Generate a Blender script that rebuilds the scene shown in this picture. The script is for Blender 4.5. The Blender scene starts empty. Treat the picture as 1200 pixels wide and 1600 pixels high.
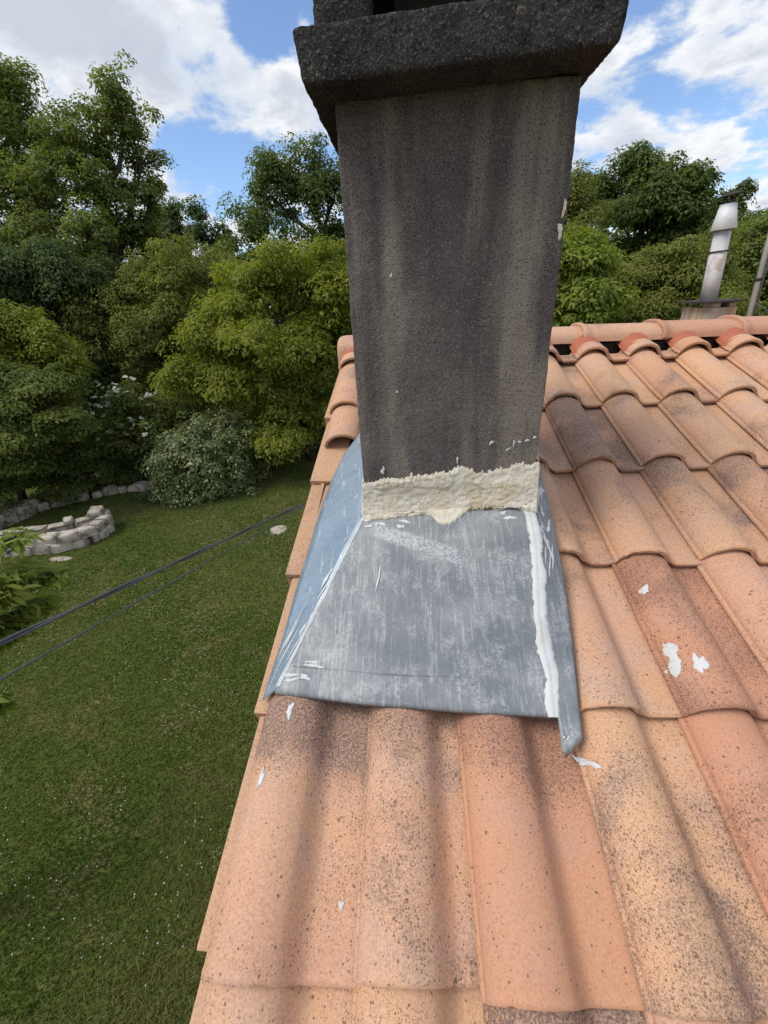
import bpy, math, random
import numpy as np
from mathutils import Matrix, Vector, noise as mn

# ------------------------------------------------------------------ camera, sky, sun, exposure
sc = bpy.context.scene
COL = sc.collection
rad = math.radians
cam_d = bpy.data.cameras.new('camera')
cam = bpy.data.objects.new('camera', cam_d)
COL.objects.link(cam)
cam_d.sensor_fit = 'VERTICAL'
cam_d.angle = 2 * math.atan(800 / 657.0)
cam_d.clip_start = 0.02
cam_d.clip_end = 3000
cam.matrix_world = (Matrix.Translation((0.3143, -2.3166, 0.1613)) @ Matrix.Rotation(rad(4.4175), 4, 'Z')
                    @ Matrix.Rotation(rad(63.479), 4, 'X') @ Matrix.Rotation(rad(-3.1438), 4, 'Z'))
sc.camera = cam
sc.cycles.max_bounces = 6
sc.cycles.diffuse_bounces = 3
sc.cycles.transmission_bounces = 4
sc.cycles.glossy_bounces = 3
sc.view_settings.view_transform = 'Standard'
sc.view_settings.look = 'None'
sc.view_settings.gamma = 1.0
sc.view_settings.use_curve_mapping = False
sc.view_settings.exposure = 0.72

SUN_AZ, SUN_EL = -114.0, 55.0      # degrees: azimuth clockwise from +Y (towards the ridge), elevation
sd = bpy.data.lights.new('sun', 'SUN')
sd.energy = 1.7
sd.angle = rad(28)
sd.color = (1.0, 0.95, 0.87)
sun = bpy.data.objects.new('sun', sd)
COL.objects.link(sun)
tosun = Vector((math.sin(rad(SUN_AZ)) * math.cos(rad(SUN_EL)), math.cos(rad(SUN_AZ)) * math.cos(rad(SUN_EL)), math.sin(rad(SUN_EL))))
sun.rotation_euler = tosun.to_track_quat('Z', 'Y').to_euler()


class NT:
    """small helper to wire shader nodes"""
    def __init__(self, tree):
        self.t = tree
        tree.nodes.clear()

    def n(self, kind, ins=None, **props):
        nd = self.t.nodes.new(kind)
        for k, v in props.items():
            setattr(nd, k, v)
        for k, v in (ins or {}).items():
            s = nd.inputs[k]
            if isinstance(v, bpy.types.NodeSocket):
                self.t.links.new(v, s)
            elif isinstance(v, bpy.types.Node):
                self.t.links.new(v.outputs[0], s)
            else:
                s.default_value = v
        return nd

    def math(self, op, a, b=0.0, c=0.0, clamp=False):
        return self.n('ShaderNodeMath', {0: a, 1: b, 2: c}, operation=op, use_clamp=clamp).outputs[0]

    def vmath(self, op, a, b=(0, 0, 0), out=0):
        ins = {0: a}
        if b is not None:
            ins[1] = b
        return self.n('ShaderNodeVectorMath', ins, operation=op).outputs[out]

    def scale(self, v, s):
        return self.n('ShaderNodeVectorMath', {0: v, 'Scale': s}, operation='SCALE').outputs[0]

    def noise(self, v, scale, detail=4, rough=0.55, dist=0.0, out=0):
        return self.n('ShaderNodeTexNoise', {'Vector': v, 'Scale': scale, 'Detail': detail, 'Roughness': rough, 'Distortion': dist}).outputs[out]

    def ss(self, v, lo, hi, a=0.0, b=1.0):
        return self.n('ShaderNodeMapRange', {0: v, 1: lo, 2: hi, 3: a, 4: b}, interpolation_type='SMOOTHSTEP').outputs[0]

    def mix(self, f, a, b, blend='MIX'):
        nd = self.n('ShaderNodeMix', {0: f}, data_type='RGBA', blend_type=blend)
        for i, v in ((6, a), (7, b)):
            if isinstance(v, bpy.types.NodeSocket):
                self.t.links.new(v, nd.inputs[i])
            else:
                nd.inputs[i].default_value = (*v[:3], 1)
        return nd.outputs[2]

    def mapping(self, v, scale=(1, 1, 1), loc=(0, 0, 0), rot=(0, 0, 0)):
        return self.n('ShaderNodeMapping', {'Vector': v, 'Scale': scale, 'Location': loc, 'Rotation': rot}).outputs[0]


# world: clear sky seen through gaps in bright broken cloud
world = bpy.data.worlds.new('World')
sc.world = world
world.use_nodes = True
w = NT(world.node_tree)
tc = w.n('ShaderNodeTexCoord')
dirv = tc.outputs['Generated']
sky = w.n('ShaderNodeTexSky', sky_type='NISHITA', sun_disc=False, sun_elevation=rad(SUN_EL), sun_rotation=rad(SUN_AZ),
          altitude=100, air_density=1.0, dust_density=0.3, ozone_density=1.6)
sep = w.n('ShaderNodeSeparateXYZ', {0: dirv})
zc = w.math('ADD', w.math('MAXIMUM', sep.outputs[2], 0.0), 0.22)
pl = w.n('ShaderNodeCombineXYZ', {0: w.math('DIVIDE', sep.outputs[0], zc), 1: w.math('DIVIDE', sep.outputs[1], zc), 2: 0.0}).outputs[0]
SKY_OFF = (3.1, 1.7, 0.4)
pl0 = w.vmath('ADD', pl, SKY_OFF)


def cloud(v):
    big = w.noise(v, 0.9, 2, 0.5, 0.2)
    mid = w.noise(v, 3.6, 11, 0.60, 0.15)
    return w.math('ADD', w.math('MULTIPLY', big, 0.36), w.math('MULTIPLY', mid, 0.64))


def gap(az, el, width, amount):
    """thin spot in the cloud deck around one direction"""
    d = (math.sin(rad(az)) * math.cos(rad(el)), math.cos(rad(az)) * math.cos(rad(el)), math.sin(rad(el)))
    dt = w.vmath('DOT_PRODUCT', w.vmath('NORMALIZE', dirv, None), d, 1)
    return w.math('MULTIPLY', w.ss(dt, math.cos(rad(width)), 1.0), amount)


GAPS = [(-20.5, 13.0, 6.5, 0.12), (-13.5, 23.0, 3.5, 0.11), (-20.5, 20.0, 3.5, 0.09), (-24.0, 14.0, 4.0, 0.08), (21.0, 15.0, 7.0, 0.10), (22.0, 27.0, 9.0, 0.06), (-4.0, 12.0, 9.0, 0.06), (60.0, 25.0, 16.0, 0.12), (-75.0, 30.0, 18.0, 0.12), (150.0, 40.0, 22.0, 0.12), (-130.0, 35.0, 15.0, 0.1)]
thin = None
for q in GAPS:
    gq = gap(*q)
    thin = gq if thin is None else w.math('ADD', thin, gq)
d0 = w.math('SUBTRACT', cloud(pl0), thin)
d1 = cloud(w.vmath('ADD', pl0, (-0.07, -0.12, 0.0)))
cover = w.ss(d0, 0.40, 0.50, 0.05, 1.0)
lit = w.ss(w.math('SUBTRACT', d0, d1), -0.10, 0.06)
thick = w.ss(d0, 0.49, 0.61)
white = w.mix(lit, (4.3, 4.7, 5.3), (5.9, 6.0, 6.15))
ccol = w.mix(w.math('MULTIPLY', thick, 0.75), white, (3.1, 3.45, 4.1))
skyc = w.mix(1.0, sky.outputs[0], (0.88, 0.98, 1.12), 'MULTIPLY')
final = w.mix(cover, skyc, ccol)
bg = w.n('ShaderNodeBackground', {'Color': final, 'Strength': 0.1})
w.n('ShaderNodeOutputWorld', {'Surface': bg})

# ------------------------------------------------------------------ helpers
rng = np.random.default_rng(7)
random.seed(7)


def link(o, parent=None):
    COL.objects.link(o)
    if parent is not None:
        o.parent = parent
    return o


def mesh_obj(name, verts, faces, mat, parent=None, smooth=True):
    me = bpy.data.meshes.new(name)
    me.from_pydata([tuple(v) for v in verts], [], [tuple(f) for f in faces])
    if mat:
        me.materials.append(mat)
    if smooth:
        me.polygons.foreach_set('use_smooth', [True] * len(me.polygons))
    me.update()
    return link(bpy.data.objects.new(name, me), parent)


def np_mesh(name, verts, nper, mat, parent=None, smooth=False):
    """verts (n*nper,3): every nper verts are one polygon"""
    n = len(verts) // nper
    me = bpy.data.meshes.new(name)
    me.vertices.add(n * nper)
    me.vertices.foreach_set('co', np.ascontiguousarray(verts, dtype=np.float32).ravel())
    me.loops.add(n * nper)
    me.loops.foreach_set('vertex_index', np.arange(n * nper, dtype=np.int32))
    me.polygons.add(n)
    me.polygons.foreach_set('loop_start', np.arange(0, n * nper, nper, dtype=np.int32))
    me.polygons.foreach_set('loop_total', np.full(n, nper, dtype=np.int32))
    if smooth:
        me.polygons.foreach_set('use_smooth', np.ones(n, dtype=bool))
    me.materials.append(mat)
    me.update(calc_edges=True)
    return link(bpy.data.objects.new(name, me), parent)


def empty(name, loc=(0, 0, 0), label=None, cat=None, group=None):
    o = bpy.data.objects.new(name, None)
    o.location = loc
    o.empty_display_size = 0.1
    COL.objects.link(o)
    tag(o, label, cat, group)
    return o


def tag(o, label=None, cat=None, group=None, kind=None):
    if label:
        o['label'] = label
    if cat:
        o['category'] = cat
    if group:
        o['group'] = group
    if kind:
        o['kind'] = kind
    return o


def box(cx, cy, cz, sx, sy, sz):
    v = [(cx + a * sx / 2, cy + b * sy / 2, cz + c * sz / 2) for a in (-1, 1) for b in (-1, 1) for c in (-1, 1)]
    f = [(0, 1, 3, 2), (4, 6, 7, 5), (0, 4, 5, 1), (2, 3, 7, 6), (0, 2, 6, 4), (1, 5, 7, 3)]
    return v, f


class Geo:
    def __init__(self):
        self.v, self.f = [], []

    def add(self, v, f):
        k = len(self.v)
        self.v += [tuple(a) for a in v]
        self.f += [tuple(i + k for i in q) for q in f]

    def box(self, *a):
        self.add(*box(*a))

    def grid(self, rows, close=False):
        """rows: list of equally long lists of points"""
        m = len(rows[0])
        v = [p for r in rows for p in r]
        f = []
        for i in range(len(rows) - 1):
            for j in range(m - 1 + (1 if close else 0)):
                a, b = i * m + j, i * m + (j + 1) % m
                f.append((a, b, b + m, a + m))
        self.add(v, f)

    def tube(self, pts, radii, seg=8, cap=True):
        pts = [Vector(p) for p in pts]
        rows = []
        up = Vector((0.31, 0.52, 0.79))
        for i, p in enumerate(pts):
            t = (pts[min(i + 1, len(pts) - 1)] - pts[max(i - 1, 0)]).normalized()
            a = t.cross(up)
            if a.length < 1e-3:
                a = t.cross(Vector((1, 0, 0)))
            a.normalize()
            b = t.cross(a)
            rows.append([tuple(p + (a * math.cos(k * 2 * math.pi / seg) + b * math.sin(k * 2 * math.pi / seg)) * radii[i]) for k in range(seg)])
        k = len(self.v)
        self.grid(rows, True)
        if cap:
            self.f.append(tuple(k + j for j in range(seg))[::-1])
            n = len(self.v)
            self.f.append(tuple(n - seg + j for j in range(seg)))

    def obj(self, name, mat, parent=None, smooth=True):
        return mesh_obj(name, self.v, self.f, mat, parent, smooth)


def edge_split(o, ang=35):
    m = o.modifiers.new('edges', 'EDGE_SPLIT')
    m.split_angle = rad(ang)
    return o


# ------------------------------------------------------------------ materials
def newmat(name):
    m = bpy.data.materials.new(name)
    m.use_nodes = True
    return m, NT(m.node_tree)


def finish(nt, col, rough=0.8, bump=None, bstr=0.3, bdist=0.01, metal=0.0, spec=0.3):
    ins = {'Base Color': col if isinstance(col, bpy.types.NodeSocket) else (*col, 1), 'Roughness': rough, 'Metallic': metal, 'Specular IOR Level': spec}
    p = nt.n('ShaderNodeBsdfPrincipled', ins)
    if bump is not None:
        b = nt.n('ShaderNodeBump', {'Height': bump, 'Strength': bstr, 'Distance': bdist})
        nt.t.links.new(b.outputs[0], p.inputs['Normal'])
    nt.n('ShaderNodeOutputMaterial', {'Surface': p})
    return p


def mat_tile(name, c1, c2, c3, dirt=1.0):
    m, t = newmat(name)
    oi = t.n('ShaderNodeObjectInfo')
    r = oi.outputs['Random']
    co = t.n('ShaderNodeTexCoord').outputs['Object']
    off = t.n('ShaderNodeCombineXYZ', {0: t.math('MULTIPLY', r, 37.0), 1: t.math('MULTIPLY', r, 91.0), 2: t.math('MULTIPLY', r, 53.0)}).outputs[0]
    p = t.vmath('ADD', co, off)
    low = t.noise(p, 6.0, 3, 0.5)
    r2 = t.math('FRACT', t.math('MULTIPLY', r, 7.31))
    r3 = t.math('FRACT', t.math('MULTIPLY', r, 13.77))
    base = t.mix(t.ss(t.math('ADD', t.math('MULTIPLY', low, 0.7), t.math('MULTIPLY', r2, 0.6)), 0.35, 0.95), c1, c2)
    base = t.mix(t.ss(t.noise(t.vmath('ADD', p, (5, 9, 2)), 9.0, 3, 0.5), 0.45, 0.7, 0.0, 0.75), base, c3)
    fine = t.noise(p, 900.0, 2, 0.6)
    base = t.mix(t.ss(fine, 0.3, 0.7, 0.0, 0.25), base, (0.55, 0.36, 0.25))
    mot = t.noise(p, 260.0, 4, 0.65)
    base = t.mix(t.ss(mot, 0.50, 0.64, 0.0, 0.42), base, (0.34, 0.175, 0.095))
    base = t.mix(t.ss(mot, 0.50, 0.38, 0.0, 0.35), base, (0.68, 0.45, 0.29))
    # dust bloom of dark lichen: where it is dense, where it is sparse
    den = t.noise(t.vmath('ADD', p, (1.5, 3.3, 7.1)), 5.0, 4, 0.55, 0.4)
    # every tile was fired differently: how dark overall, how dark towards its head
    yy = t.n('ShaderNodeSeparateXYZ', {0: co}).outputs[1]
    r4 = t.math('FRACT', t.math('MULTIPLY', r, 29.3))
    soot = t.n('ShaderNodeAttribute', attribute_type='OBJECT', attribute_name='soot').outputs['Fac']
    head = t.n('ShaderNodeAttribute', attribute_type='OBJECT', attribute_name='head_soot').outputs['Fac']
    den = t.math('ADD', den, soot)
    den = t.math('ADD', den, t.math('MULTIPLY', t.ss(yy, 0.16, 0.38), head))
    den = t.math('SUBTRACT', den, 0.03)
    mask = t.ss(den, 0.37, 0.66)
    heavy = t.ss(den, 0.51, 0.70)
    base = t.mix(t.math('MULTIPLY', t.math('MULTIPLY', heavy, t.ss(mot, 0.40, 0.58, 0.35, 1.0)), 0.85 * dirt), base, (0.165, 0.122, 0.112))
    base = t.mix(t.math('MULTIPLY', t.ss(t.noise(p, 40.0, 4, 0.6), 0.52, 0.72), 0.25), base, (0.40, 0.26, 0.20))
    base = t.mix(t.math('MULTIPLY', t.ss(r4, 0.75, 0.95), 0.45), base, (0.47, 0.20, 0.115))
    def dots(scale, off_, k0, k1, soft):
        vo = t.n('ShaderNodeTexVoronoi', {'Vector': t.vmath('ADD', p, off_), 'Scale': scale, 'Randomness': 1.0})
        rc = t.n('ShaderNodeSeparateColor', {0: vo.outputs['Color']})
        thr = t.math('MULTIPLY_ADD', mask, k1, k0)
        on = t.math('LESS_THAN', rc.outputs[0], thr)
        rad_ = t.math('MULTIPLY_ADD', rc.outputs[1], 0.30, 0.20)
        return t.math('MULTIPLY', on, t.ss(t.math('SUBTRACT', rad_, vo.outputs['Distance']), -soft, soft))
    s1 = dots(540.0, (0, 0, 0), 0.04, 0.93, 0.14)
    s2 = dots(290.0, (4, 4, 4), 0.03, 0.50, 0.10)
    s3 = dots(165.0, (7, 1, 4), 0.012, 0.11, 0.08)
    s = t.math('MULTIPLY', t.math('MAXIMUM', t.math('MAXIMUM', t.math('MULTIPLY', s1, 0.85), s2), s3), 0.78 * dirt)
    col = t.mix(s, base, (0.125, 0.078, 0.052))
    bump = t.math('ADD', t.math('MULTIPLY', fine, 0.5), t.math('MULTIPLY', t.noise(p, 130.0, 3, 0.6), 1.0))
    bump = t.math('ADD', bump, t.math('MULTIPLY', s, 0.5))
    finish(t, col, 0.78, bump, 0.35, 0.0015, 0.0, 0.25)
    return m


M = {}
M['tile'] = mat_tile('terracotta', (0.61, 0.355, 0.200), (0.56, 0.300, 0.195), (0.52, 0.335, 0.255))
M['ridge'] = mat_tile('ridge_terracotta', (0.59, 0.335, 0.21), (0.54, 0.285, 0.195), (0.53, 0.33, 0.245), 0.85)
M['verge'] = mat_tile('verge_terracotta', (0.57, 0.345, 0.20), (0.55, 0.325, 0.195), (0.51, 0.325, 0.225), 0.85)

m, t = newmat('red_clay')
co = t.n('ShaderNodeTexCoord').outputs['Object']
c = t.mix(t.noise(co, 60, 4), (0.36, 0.105, 0.06), (0.47, 0.16, 0.09))
finish(t, c, 0.8, t.noise(co, 300, 3), 0.3, 0.002)
M['red'] = m

m, t = newmat('dark_underlay')
finish(t, (0.03, 0.027, 0.025), 0.9)
M['dark'] = m

m, t = newmat('sooted_concrete')
co = t.n('ShaderNodeTexCoord').outputs['Object']
st = t.noise(t.mapping(co, (8, 8, 1.3), (0.35, 0, 0)), 1.0, 4, 0.55, 0.3)
st2 = t.noise(t.mapping(co, (30, 30, 2.2), (3, 1, 7)), 1.0, 3, 0.5)
blot = t.noise(co, 6.0, 5, 0.6)
c = t.mix(t.ss(blot, 0.35, 0.7), (0.090, 0.073, 0.075), (0.140, 0.117, 0.113))
c = t.mix(t.math('MULTIPLY', t.ss(st, 0.44, 0.60), 0.85), c, (0.250, 0.218, 0.178))
c = t.mix(t.math('MULTIPLY', t.ss(st2, 0.52, 0.72), 0.55), c, (0.062, 0.049, 0.058))
g1 = t.noise(co, 420.0, 2, 0.5)
g2 = t.noise(t.vmath('ADD', co, (3, 3, 3)), 300.0, 2, 0.5)
c = t.mix(t.math('MULTIPLY', t.ss(g1, 0.54, 0.68), 0.45), c, (0.33, 0.30, 0.275))
c = t.mix(t.math('MULTIPLY', t.ss(g2, 0.54, 0.66), 0.75), c, (0.034, 0.029, 0.030))
lich = t.noise(t.vmath('ADD', co, (7, 2, 5)), 14.0, 5, 0.65)
c = t.mix(t.math('MULTIPLY', t.math('MULTIPLY', t.ss(lich, 0.63, 0.74), 0.55), t.ss(g1, 0.42, 0.6)), c, (0.33, 0.29, 0.25))
bump = t.math('ADD', g1, t.math('MULTIPLY', t.noise(co, 110.0, 4, 0.6), 1.2))
finish(t, c, 0.95, bump, 0.7, 0.004, 0.0, 0.15)
M['concrete'] = m

m, t = newmat('black_roughcast')
co = t.n('ShaderNodeTexCoord').outputs['Object']
g1 = t.noise(co, 260.0, 3, 0.6)
g2 = t.noise(t.vmath('ADD', co, (3, 3, 3)), 160.0, 3, 0.6)
blot = t.noise(co, 11.0, 5, 0.65)
c = t.mix(t.ss(blot, 0.35, 0.7), (0.033, 0.030, 0.030), (0.062, 0.056, 0.053))
c = t.mix(t.math('MULTIPLY', t.ss(g1, 0.53, 0.66), 0.7), c, (0.17, 0.16, 0.15))
c = t.mix(t.math('MULTIPLY', t.ss(g2, 0.55, 0.66), 0.8), c, (0.016, 0.015, 0.015))
lich = t.noise(t.vmath('ADD', co, (2.2, 4, 1)), 17.0, 5, 0.65)
c = t.mix(t.math('MULTIPLY', t.math('MULTIPLY', t.ss(lich, 0.62, 0.72), 0.6), t.ss(g1, 0.4, 0.6)), c, (0.36, 0.32, 0.28))
finish(t, c, 0.95, t.math('ADD', g1, g2), 0.9, 0.006, 0.0, 0.1)
M['roughcast'] = m

m, t = newmat('weathered_zinc')
co = t.n('ShaderNodeTexCoord').outputs['Object']
st = t.noise(t.mapping(co, (150, 12, 12)), 1.0, 7, 0.7, 0.3)
cl = t.noise(co, 8.0, 6, 0.65)
cl2 = t.noise(t.vmath('ADD', co, (9, 1, 4)), 17.0, 8, 0.72)
fn = t.noise(co, 170.0, 6, 0.75)
c = t.mix(t.ss(cl, 0.35, 0.68), (0.155, 0.170, 0.184), (0.250, 0.263, 0.272))
drip = t.math('MULTIPLY', t.ss(st, 0.50, 0.60), t.ss(fn, 0.42, 0.54))
c = t.mix(t.math('MULTIPLY', drip, t.ss(cl, 0.3, 0.6, 0.2, 0.7)), c, (0.47, 0.49, 0.50))
c = t.mix(t.math('MULTIPLY', t.math('MULTIPLY', t.ss(cl2, 0.50, 0.62), t.ss(fn, 0.40, 0.58)), 0.7), c, (0.42, 0.435, 0.435))
c = t.mix(t.math('MULTIPLY', t.ss(fn, 0.54, 0.66), 0.5), c, (0.10, 0.108, 0.118))
# strip of old tape residue running across the sheet
sx = t.n('ShaderNodeSeparateXYZ', {0: co})
band = t.math('ABSOLUTE', t.math('ADD', t.math('SUBTRACT', sx.outputs[1], -1.415), t.math('MULTIPLY', t.math('SUBTRACT', sx.outputs[0], 0.21), 0.37)))
band = t.math('MULTIPLY', t.ss(band, 0.022, 0.012), t.math('MULTIPLY', t.ss(sx.outputs[0], 0.20, 0.23), t.ss(sx.outputs[0], 0.46, 0.40)))
c = t.mix(t.math('MULTIPLY', band, t.ss(t.noise(co, 210.0, 3, 0.6), 0.44, 0.56, 0.05, 0.7)), c, (0.50, 0.535, 0.545))
rgh = t.ss(fn, 0.3, 0.7, 0.45, 0.65)
finish(t, c, rgh, t.math('ADD', fn, t.math('MULTIPLY', cl, 2.0)), 0.15, 0.002, 0.22, 0.35)
M['zinc'] = m

m, t = newmat('brushed_zinc')
co = t.n('ShaderNodeTexCoord').outputs['Object']
sc1 = t.noise(t.mapping(co, (90, 9, 40), (0, 0, 0), (0.0, 0.0, 0.5)), 1.0, 5, 0.65)
fn = t.noise(co, 240.0, 3, 0.7)
cl = t.noise(co, 7.0, 5, 0.6)
c = t.mix(t.ss(cl, 0.35, 0.7), (0.26, 0.34, 0.42), (0.34, 0.42, 0.49))
c = t.mix(t.math('MULTIPLY', t.ss(fn, 0.5, 0.62), 0.4), c, (0.52, 0.57, 0.60))
c = t.mix(t.math('MULTIPLY', t.ss(t.noise(co, 60.0, 5, 0.7), 0.55, 0.7), 0.5), c, (0.17, 0.22, 0.27))
c = t.mix(t.math('MULTIPLY', t.ss(sc1, 0.58, 0.68), 0.7), c, (0.66, 0.70, 0.71))
finish(t, c, t.ss(fn, 0.3, 0.7, 0.35, 0.55), fn, 0.1, 0.001, 0.55, 0.4)
M['zinc_side'] = m


def mat_sealant(name, a, b, c3, sp=0.3):
    m, t = newmat(name)
    co = t.n('ShaderNodeTexCoord').outputs['Object']
    n1 = t.noise(co, 28.0, 5, 0.6)
    n2 = t.noise(co, 180.0, 4, 0.65)
    c = t.mix(t.ss(n1, 0.35, 0.65), a, b)
    c = t.mix(t.math('MULTIPLY', t.ss(t.noise(t.vmath('ADD', co, (3, 8, 1)), 15.0, 5, 0.6), 0.52, 0.66), 0.8), c, c3)
    c = t.mix(t.math('MULTIPLY', t.ss(n2, 0.6, 0.72), 0.4), c, tuple(x * 0.45 for x in a))
    finish(t, c, 0.6, t.math('ADD', n1, t.math('MULTIPLY', n2, 0.4)), 0.35, 0.004, 0.0, sp)
    return m


M['sealant'] = mat_sealant('white_sealant', (0.54, 0.545, 0.54), (0.60, 0.605, 0.60), (0.47, 0.47, 0.455))
m, t = newmat('cream_mortar')
co = t.n('ShaderNodeTexCoord').outputs['Object']
n1 = t.noise(co, 16.0, 6, 0.65)
n2 = t.noise(co, 150.0, 4, 0.7)
c = t.mix(t.ss(n1, 0.36, 0.64), (0.68, 0.64, 0.56), (0.60, 0.53, 0.41))
c = t.mix(t.math('MULTIPLY', t.ss(t.noise(t.vmath('ADD', co, (3, 8, 1)), 11.0, 5, 0.6), 0.48, 0.62), 0.6), c, (0.52, 0.41, 0.24))
c = t.mix(t.math('MULTIPLY', t.ss(t.noise(t.mapping(co, (60, 60, 14)), 1.0, 5, 0.65), 0.52, 0.66), 0.35), c, (0.30, 0.26, 0.215))
c = t.mix(t.math('MULTIPLY', t.ss(n2, 0.58, 0.70), 0.35), c, (0.25, 0.22, 0.18))
vc = t.n('ShaderNodeTexVoronoi', {'Vector': t.mapping(co, (1, 1, 1.8)), 'Scale': 34.0}, feature='DISTANCE_TO_EDGE')
crack = t.math('MULTIPLY', t.ss(vc.outputs['Distance'], 0.02, 0.0), t.ss(t.noise(co, 20.0, 3), 0.58, 0.66))
c = t.mix(t.math('MULTIPLY', crack, 0.8), c, (0.13, 0.11, 0.09))
finish(t, c, 0.85, t.math('SUBTRACT', t.math('ADD', n1, t.math('MULTIPLY', n2, 0.5)), crack), 0.6, 0.004, 0.0, 0.2)
M['mortar'] = m
M['paint'] = mat_sealant('white_splash', (0.56, 0.56, 0.555), (0.62, 0.62, 0.615), (0.50, 0.47, 0.44))

m, t = newmat('wall_render')
co = t.n('ShaderNodeTexCoord').outputs['Object']
finish(t, t.mix(t.noise(co, 3, 5), (0.5, 0.45, 0.37), (0.58, 0.53, 0.45)), 0.9, t.noise(co, 200, 3), 0.3, 0.004)
M['render'] = m

m, t = newmat('galvanised_pipe')
co = t.n('ShaderNodeTexCoord').outputs['Object']
n1 = t.noise(t.mapping(co, (14, 14, 2.5)), 1.0, 5, 0.6)
n2 = t.noise(co, 5.0, 4, 0.6)
c = t.mix(t.ss(n1, 0.35, 0.7), (0.40, 0.385, 0.39), (0.56, 0.545, 0.55))
c = t.mix(t.ss(n2, 0.60, 0.70, 0, 0.6), c, (0.30, 0.17, 0.10))
finish(t, c, 0.7, n1, 0.1, 0.003, 0.0, 0.25)
M['galv'] = m

m, t = newmat('white_enamel')
co = t.n('ShaderNodeTexCoord').outputs['Object']
c = t.mix(t.ss(t.noise(co, 14, 5), 0.5, 0.75, 0, 0.5), (0.62, 0.63, 0.64), (0.42, 0.41, 0.40))
finish(t, c, 0.55, None, 0, 0, 0.1, 0.3)
M['cowl'] = m

m, t = newmat('sooty_steel')
co = t.n('ShaderNodeTexCoord').outputs['Object']
finish(t, t.mix(t.noise(co, 30, 4), (0.03, 0.028, 0.027), (0.07, 0.055, 0.045)), 0.7, None, 0, 0, 0.4)
M['soot'] = m

m, t = newmat('stained_render')
co = t.n('ShaderNodeTexCoord').outputs['Object']
n1 = t.noise(t.mapping(co, (9, 9, 1.5)), 1.0, 5, 0.6)
c = t.mix(t.ss(t.noise(co, 4, 4), 0.4, 0.6), (0.33, 0.32, 0.30), (0.47, 0.42, 0.32))
c = t.mix(t.ss(n1, 0.47, 0.62, 0, 0.75), c, (0.34, 0.19, 0.08))
finish(t, c, 0.9, n1, 0.2, 0.004)
M['stack'] = m

m, t = newmat('cable_black')
co = t.n('ShaderNodeTexCoord').outputs['Object']
finish(t, t.mix(t.noise(co, 60, 3), (0.035, 0.037, 0.042), (0.09, 0.095, 0.11)), 0.45, None, 0, 0, 0, 0.5)
M['cable'] = m

m, t = newmat('weathered_mast')
co = t.n('ShaderNodeTexCoord').outputs['Object']
finish(t, t.mix(t.noise(co, 12, 5), (0.24, 0.22, 0.19), (0.40, 0.38, 0.35)), 0.55, None, 0, 0, 0.3)
M['mast'] = m

m, t = newmat('bark')
co = t.n('ShaderNodeTexCoord').outputs['Object']
n1 = t.noise(t.mapping(co, (8, 8, 2)), 2.0, 5, 0.65)
finish(t, t.mix(n1, (0.03, 0.026, 0.02), (0.085, 0.073, 0.06)), 0.95, n1, 0.6, 0.03)
M['bark'] = m

m, t = newmat('limestone')
oi = t.n('ShaderNodeObjectInfo')
co = t.vmath('ADD', t.n('ShaderNodeTexCoord').outputs['Object'], t.scale((1, 1, 1), t.math('MULTIPLY', oi.outputs['Random'], 40.0)))
n1 = t.noise(co, 5.0, 6, 0.65)
n2 = t.noise(co, 40.0, 4, 0.65)
c = t.mix(t.ss(n1, 0.35, 0.7), (0.56, 0.50, 0.42), (0.36, 0.31, 0.25))
c = t.mix(t.math('MULTIPLY', t.ss(t.noise(t.vmath('ADD', co, (2, 5, 1)), 4.5, 5, 0.7), 0.49, 0.62), 0.8), c, (0.15, 0.105, 0.08))
c = t.mix(t.math('MULTIPLY', t.ss(n2, 0.55, 0.7), 0.5), c, (0.58, 0.55, 0.50))
finish(t, c, 0.95, t.math('ADD', n1, t.math('MULTIPLY', n2, 0.5)), 0.7, 0.03)
M['stone'] = m

m, t = newmat('lawn_soil')
co = t.n('ShaderNodeTexCoord').outputs['Object']
n1 = t.noise(co, 0.55, 5, 0.6)
n2 = t.noise(co, 2.2, 5, 0.65)
n3 = t.noise(co, 55.0, 4, 0.7)
c = t.mix(t.ss(n1, 0.38, 0.62), (0.078, 0.114, 0.022), (0.126, 0.142, 0.038))
c = t.mix(t.math('MULTIPLY', t.ss(n2, 0.50, 0.66), 0.75), c, (0.20, 0.155, 0.075))
c = t.mix(t.ss(n3, 0.40, 0.66, 0.0, 0.6), c, (0.045, 0.066, 0.014))
finish(t, c, 1.0, n3, 0.6, 0.03, 0.0, 0.1)
M['lawn'] = m


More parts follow.
